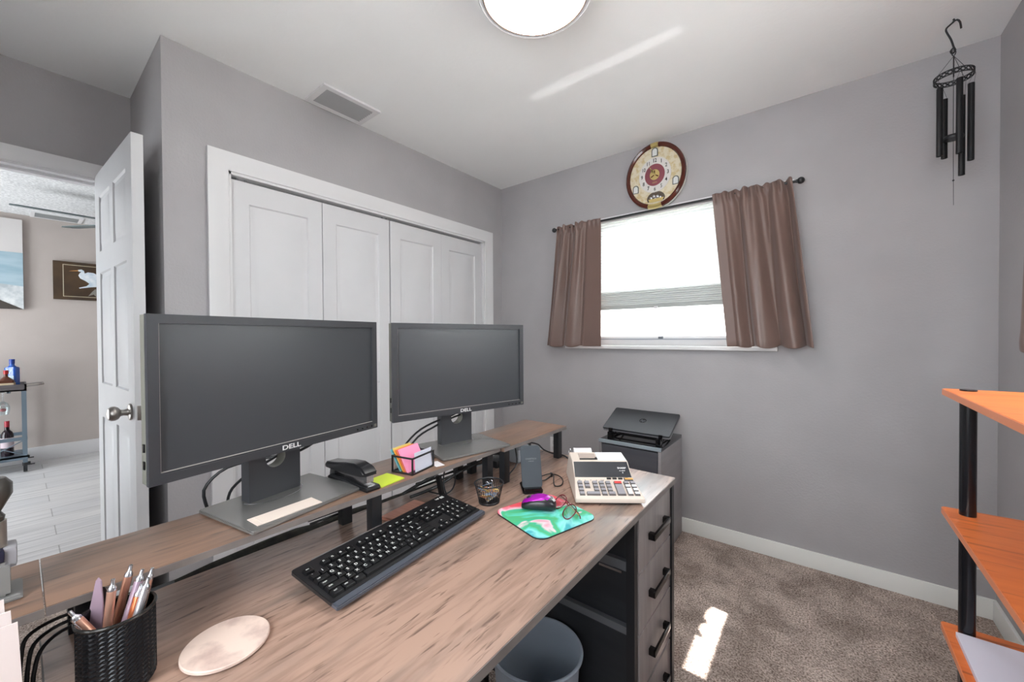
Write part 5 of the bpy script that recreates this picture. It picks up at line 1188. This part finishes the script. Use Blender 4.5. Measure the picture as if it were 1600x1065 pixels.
# ------------------------------------------------------------------ ceiling vent and ceiling light
v = thing('ceiling_vent', 'white rectangular air vent with grey louvres on the room ceiling', 'vent', (0.122, -1.447, H))
FC = Matrix(((0, 1, 0, 0), (1, 0, 0, 0), (0, 0, 1, 0), (0, 0, 0, 1)))
def hframe(b_, x0, x1, y0, y1, w_, z0_, z1_):
    b_.box(x0, x0+w_, y0, y1, z0_, z1_).box(x1-w_, x1, y0, y1, z0_, z1_).box(x0+w_, x1-w_, y0, y0+w_, z0_, z1_).box(x0+w_, x1-w_, y1-w_, y1, z0_, z1_); return b_
hframe(MB(), -0.10, 0.10, -0.155, 0.155, 0.028, -0.010, 0.0).obj('vent_frame', m_white, v)
MB().box(-0.075, 0.075, -0.13, 0.13, -0.001, 0.0).obj('backing', mat('vent_dark', sr(40, 40, 42), 0.8), v)
m_lv = mat('vent_louvre', sr(165, 165, 167), 0.5)
for k in range(8):
    x = -0.062+0.0177*k
    MB().box(-0.009, 0.009, -0.128, 0.128, -0.0006, 0.0006, M=T(x, 0, -0.0065) @ RY(R(-38))).obj('louvre', m_lv, v)
LX, LY = 1.352, -1.442
cl = thing('ceiling_light', 'round flush ceiling light with glowing white dome', 'ceiling light', (LX, LY, H))
MB().lathe([(0.0, 0.0), (0.175, 0.0), (0.188, -0.02), (0.195, -0.060), (0.197, -0.078), (0.192, -0.084), (0.178, -0.082), (0.176, -0.075)], seg=72).obj('rim', mat('light_rim', sr(196, 196, 198), 0.3), cl)
MB().tube([(0.176*math.cos(a), 0.176*math.sin(a), -0.084) for a in [2*PI*k/72 for k in range(72)]], 0.003, seg=6, closed=True).obj('inner_ring', mat('light_ring', sr(120, 96, 84), 0.3, 0.5), cl)
m_glow = bpy.data.materials.new('lamp_glow'); m_glow.use_nodes = True
b_ = m_glow.node_tree.nodes['Principled BSDF']; b_.inputs['Emission Color'].default_value = (1.0, 0.98, 0.955, 1); b_.inputs['Emission Strength'].default_value = 20.0
MB().lathe([(0.174, -0.078), (0.165, -0.092), (0.14, -0.104), (0.10, -0.113), (0.05, -0.118), (0.0, -0.119)], seg=72).obj('glass_dome', m_glow, cl)

# ------------------------------------------------------------------ wind chime
wc = thing('wind_chime', 'black metal wind chime hanging from a ceiling hook in the corner', 'wind chime', (2.517, -0.255, 2.21))
MB().tube([(-0.002, 0, 0.225), (0.0, 0, 0.215), (-0.018, 0.0, 0.200), (-0.020, 0, 0.185), (-0.008, 0, 0.150), (0.0, 0, 0.115), (0.004, 0, 0.102), (-0.003, 0, 0.093), (-0.008, 0, 0.103), (-0.002, 0, 0.112)], 0.0032, seg=8, smooth_pts=2).tube([(-0.004, 0, 0.214), (0.008, 0, 0.218), (0.016, 0, 0.205), (0.019, 0, 0.180)], 0.0032, seg=8, smooth_pts=1).obj('hook', m_black, wc)
MB().tube([(0, 0, 0.105), (0.006, 0, 0.095), (0, 0, 0.080), (-0.006, 0, 0.095)], 0.0016, seg=6, closed=True, smooth_pts=1).obj('ring_loop', m_black, wc)
b = MB()
for ph in (0, PI/5):
    for s_ in (1, -1):
        b.tube([(0.054*math.cos(a), 0.054*math.sin(a), 0.0+0.0065*s_*math.cos(10*a+ph)) for a in [2*PI*k/90 for k in range(90)]], 0.0014, seg=5, closed=True)
for z in (-0.009, 0.009): b.tube([(0.054*math.cos(a), 0.054*math.sin(a), z) for a in [2*PI*k/48 for k in range(48)]], 0.0018, seg=6, closed=True)
b.obj('filigree_ring', m_black, wc)
b = MB()
for k in range(3):
    a = 2*PI*k/3+R(170); b.tube([(0, 0, 0.082), (0.054*math.cos(a), 0.054*math.sin(a), 0.009)], 0.0008, seg=5)
b.tube([(0, 0, 0.082), (0, 0, -0.23)], 0.0010, seg=5).tube([(0, 0, -0.24), (0.002, 0, -0.50)], 0.0008, seg=5).tube([(0, 0, 0.08), (0, 0, 0.0)], 0.002, seg=6)
b.obj('cords', m_black, wc)
tubes = [(-0.040, -0.020, -0.040, -0.305), (-0.018, 0.035, -0.065, -0.300), (0.008, -0.045, -0.030, -0.315), (0.028, 0.030, -0.070, -0.380), (0.045, -0.005, -0.045, -0.338)]
m_tube = mat('chime_tube', sr(38, 38, 40), 0.35, 0.5)
for x, y, zt, zb in tubes:
    tb = MB().lathe([(0.0095, zb), (0.0095, zt), (0.0075, zt), (0.0075, zb), (0.0095, zb)], c=(x, y, 0), seg=20).obj('chime_tube', m_tube, wc)
    n_ = Vector((x, y, 0)).normalized()*0.054
    MB().tube([(x-0.007, y, zt+0.001), (n_.x-0.003, n_.y, -0.009)], 0.0006, seg=4).tube([(x+0.007, y, zt+0.001), (n_.x+0.003, n_.y, -0.009)], 0.0006, seg=4).obj('tube_cord', m_black, tb)
MB().lathe([(0, -0.245), (0.028, -0.242), (0.030, -0.236), (0.026, -0.228), (0, -0.225)], seg=28).obj('striker', m_black, wc)
MB().sphere((0.001, 0, -0.403), 0.0035, seg=10).obj('bead', m_black, wc)

# ------------------------------------------------------------------ orange shelf unit at the right
SX0, SX1, SY1, SY0 = 2.343, 2.665, -1.145, -1.80
su = thing('shelf_unit', 'orange cherry wood shelf unit on black round poles by the right wall', 'shelf unit', (2.50, -1.47, 0))
for z in (1.073, 0.785, 0.503, 0.215):
    s_ = MB().prism(rrect(SX1-SX0, SY1-SY0, 0.006, cx=(SX0+SX1)/2, cy=(SY0+SY1)/2), z-0.015, z, bev=0.001).obj('shelf', m_orange, su, world=True)
    MB().box(SX0-0.0008, SX0+0.0006, SY0+0.006, SY1-0.006, z-0.0145, z-0.0005).obj('edge_band', m_orangeedge, s_, world=True)
for x, y in ((SX0+0.036, SY1-0.036), (SX1-0.036, SY1-0.036), (SX0+0.036, SY0+0.036), (SX1-0.036, SY0+0.036)):
    MB().cyl((x, y, 0.0), (x, y, 1.0765), 0.0140, seg=28).obj('pole', mat('pole_black', sr(22, 23, 27), 0.2) if 'pole_black' not in bpy.data.materials else bpy.data.materials['pole_black'], su, world=True)
    MB().cyl((x, y, 0.0), (x, y, 0.02), 0.018, seg=20).obj('pole_foot', m_blackp, su, world=True)
bx = thing('box_lid', 'flat white box lid lying on the lower orange shelf', 'box', (2.52, -1.46, 0.503))
MB().box(-0.162, 0.105, -0.28, 0.261, 0, 0.012, bev=0.002).obj('lid_panel', mat('white_box', sr(220, 218, 232), 0.5), bx)

# cord and socket scuffs on the window wall
o = MB().prism([(-0.012, 0), (-0.004, 0.003), (0.008, 0.001), (0.012, -0.003), (0.0, -0.004)], 0, 0.001, M=T(2.64, -0.0002, 0.20) @ RX(R(90))).obj('wall_scuff', m_white); o['kind'] = 'structure'; o.name = 'trim_9'
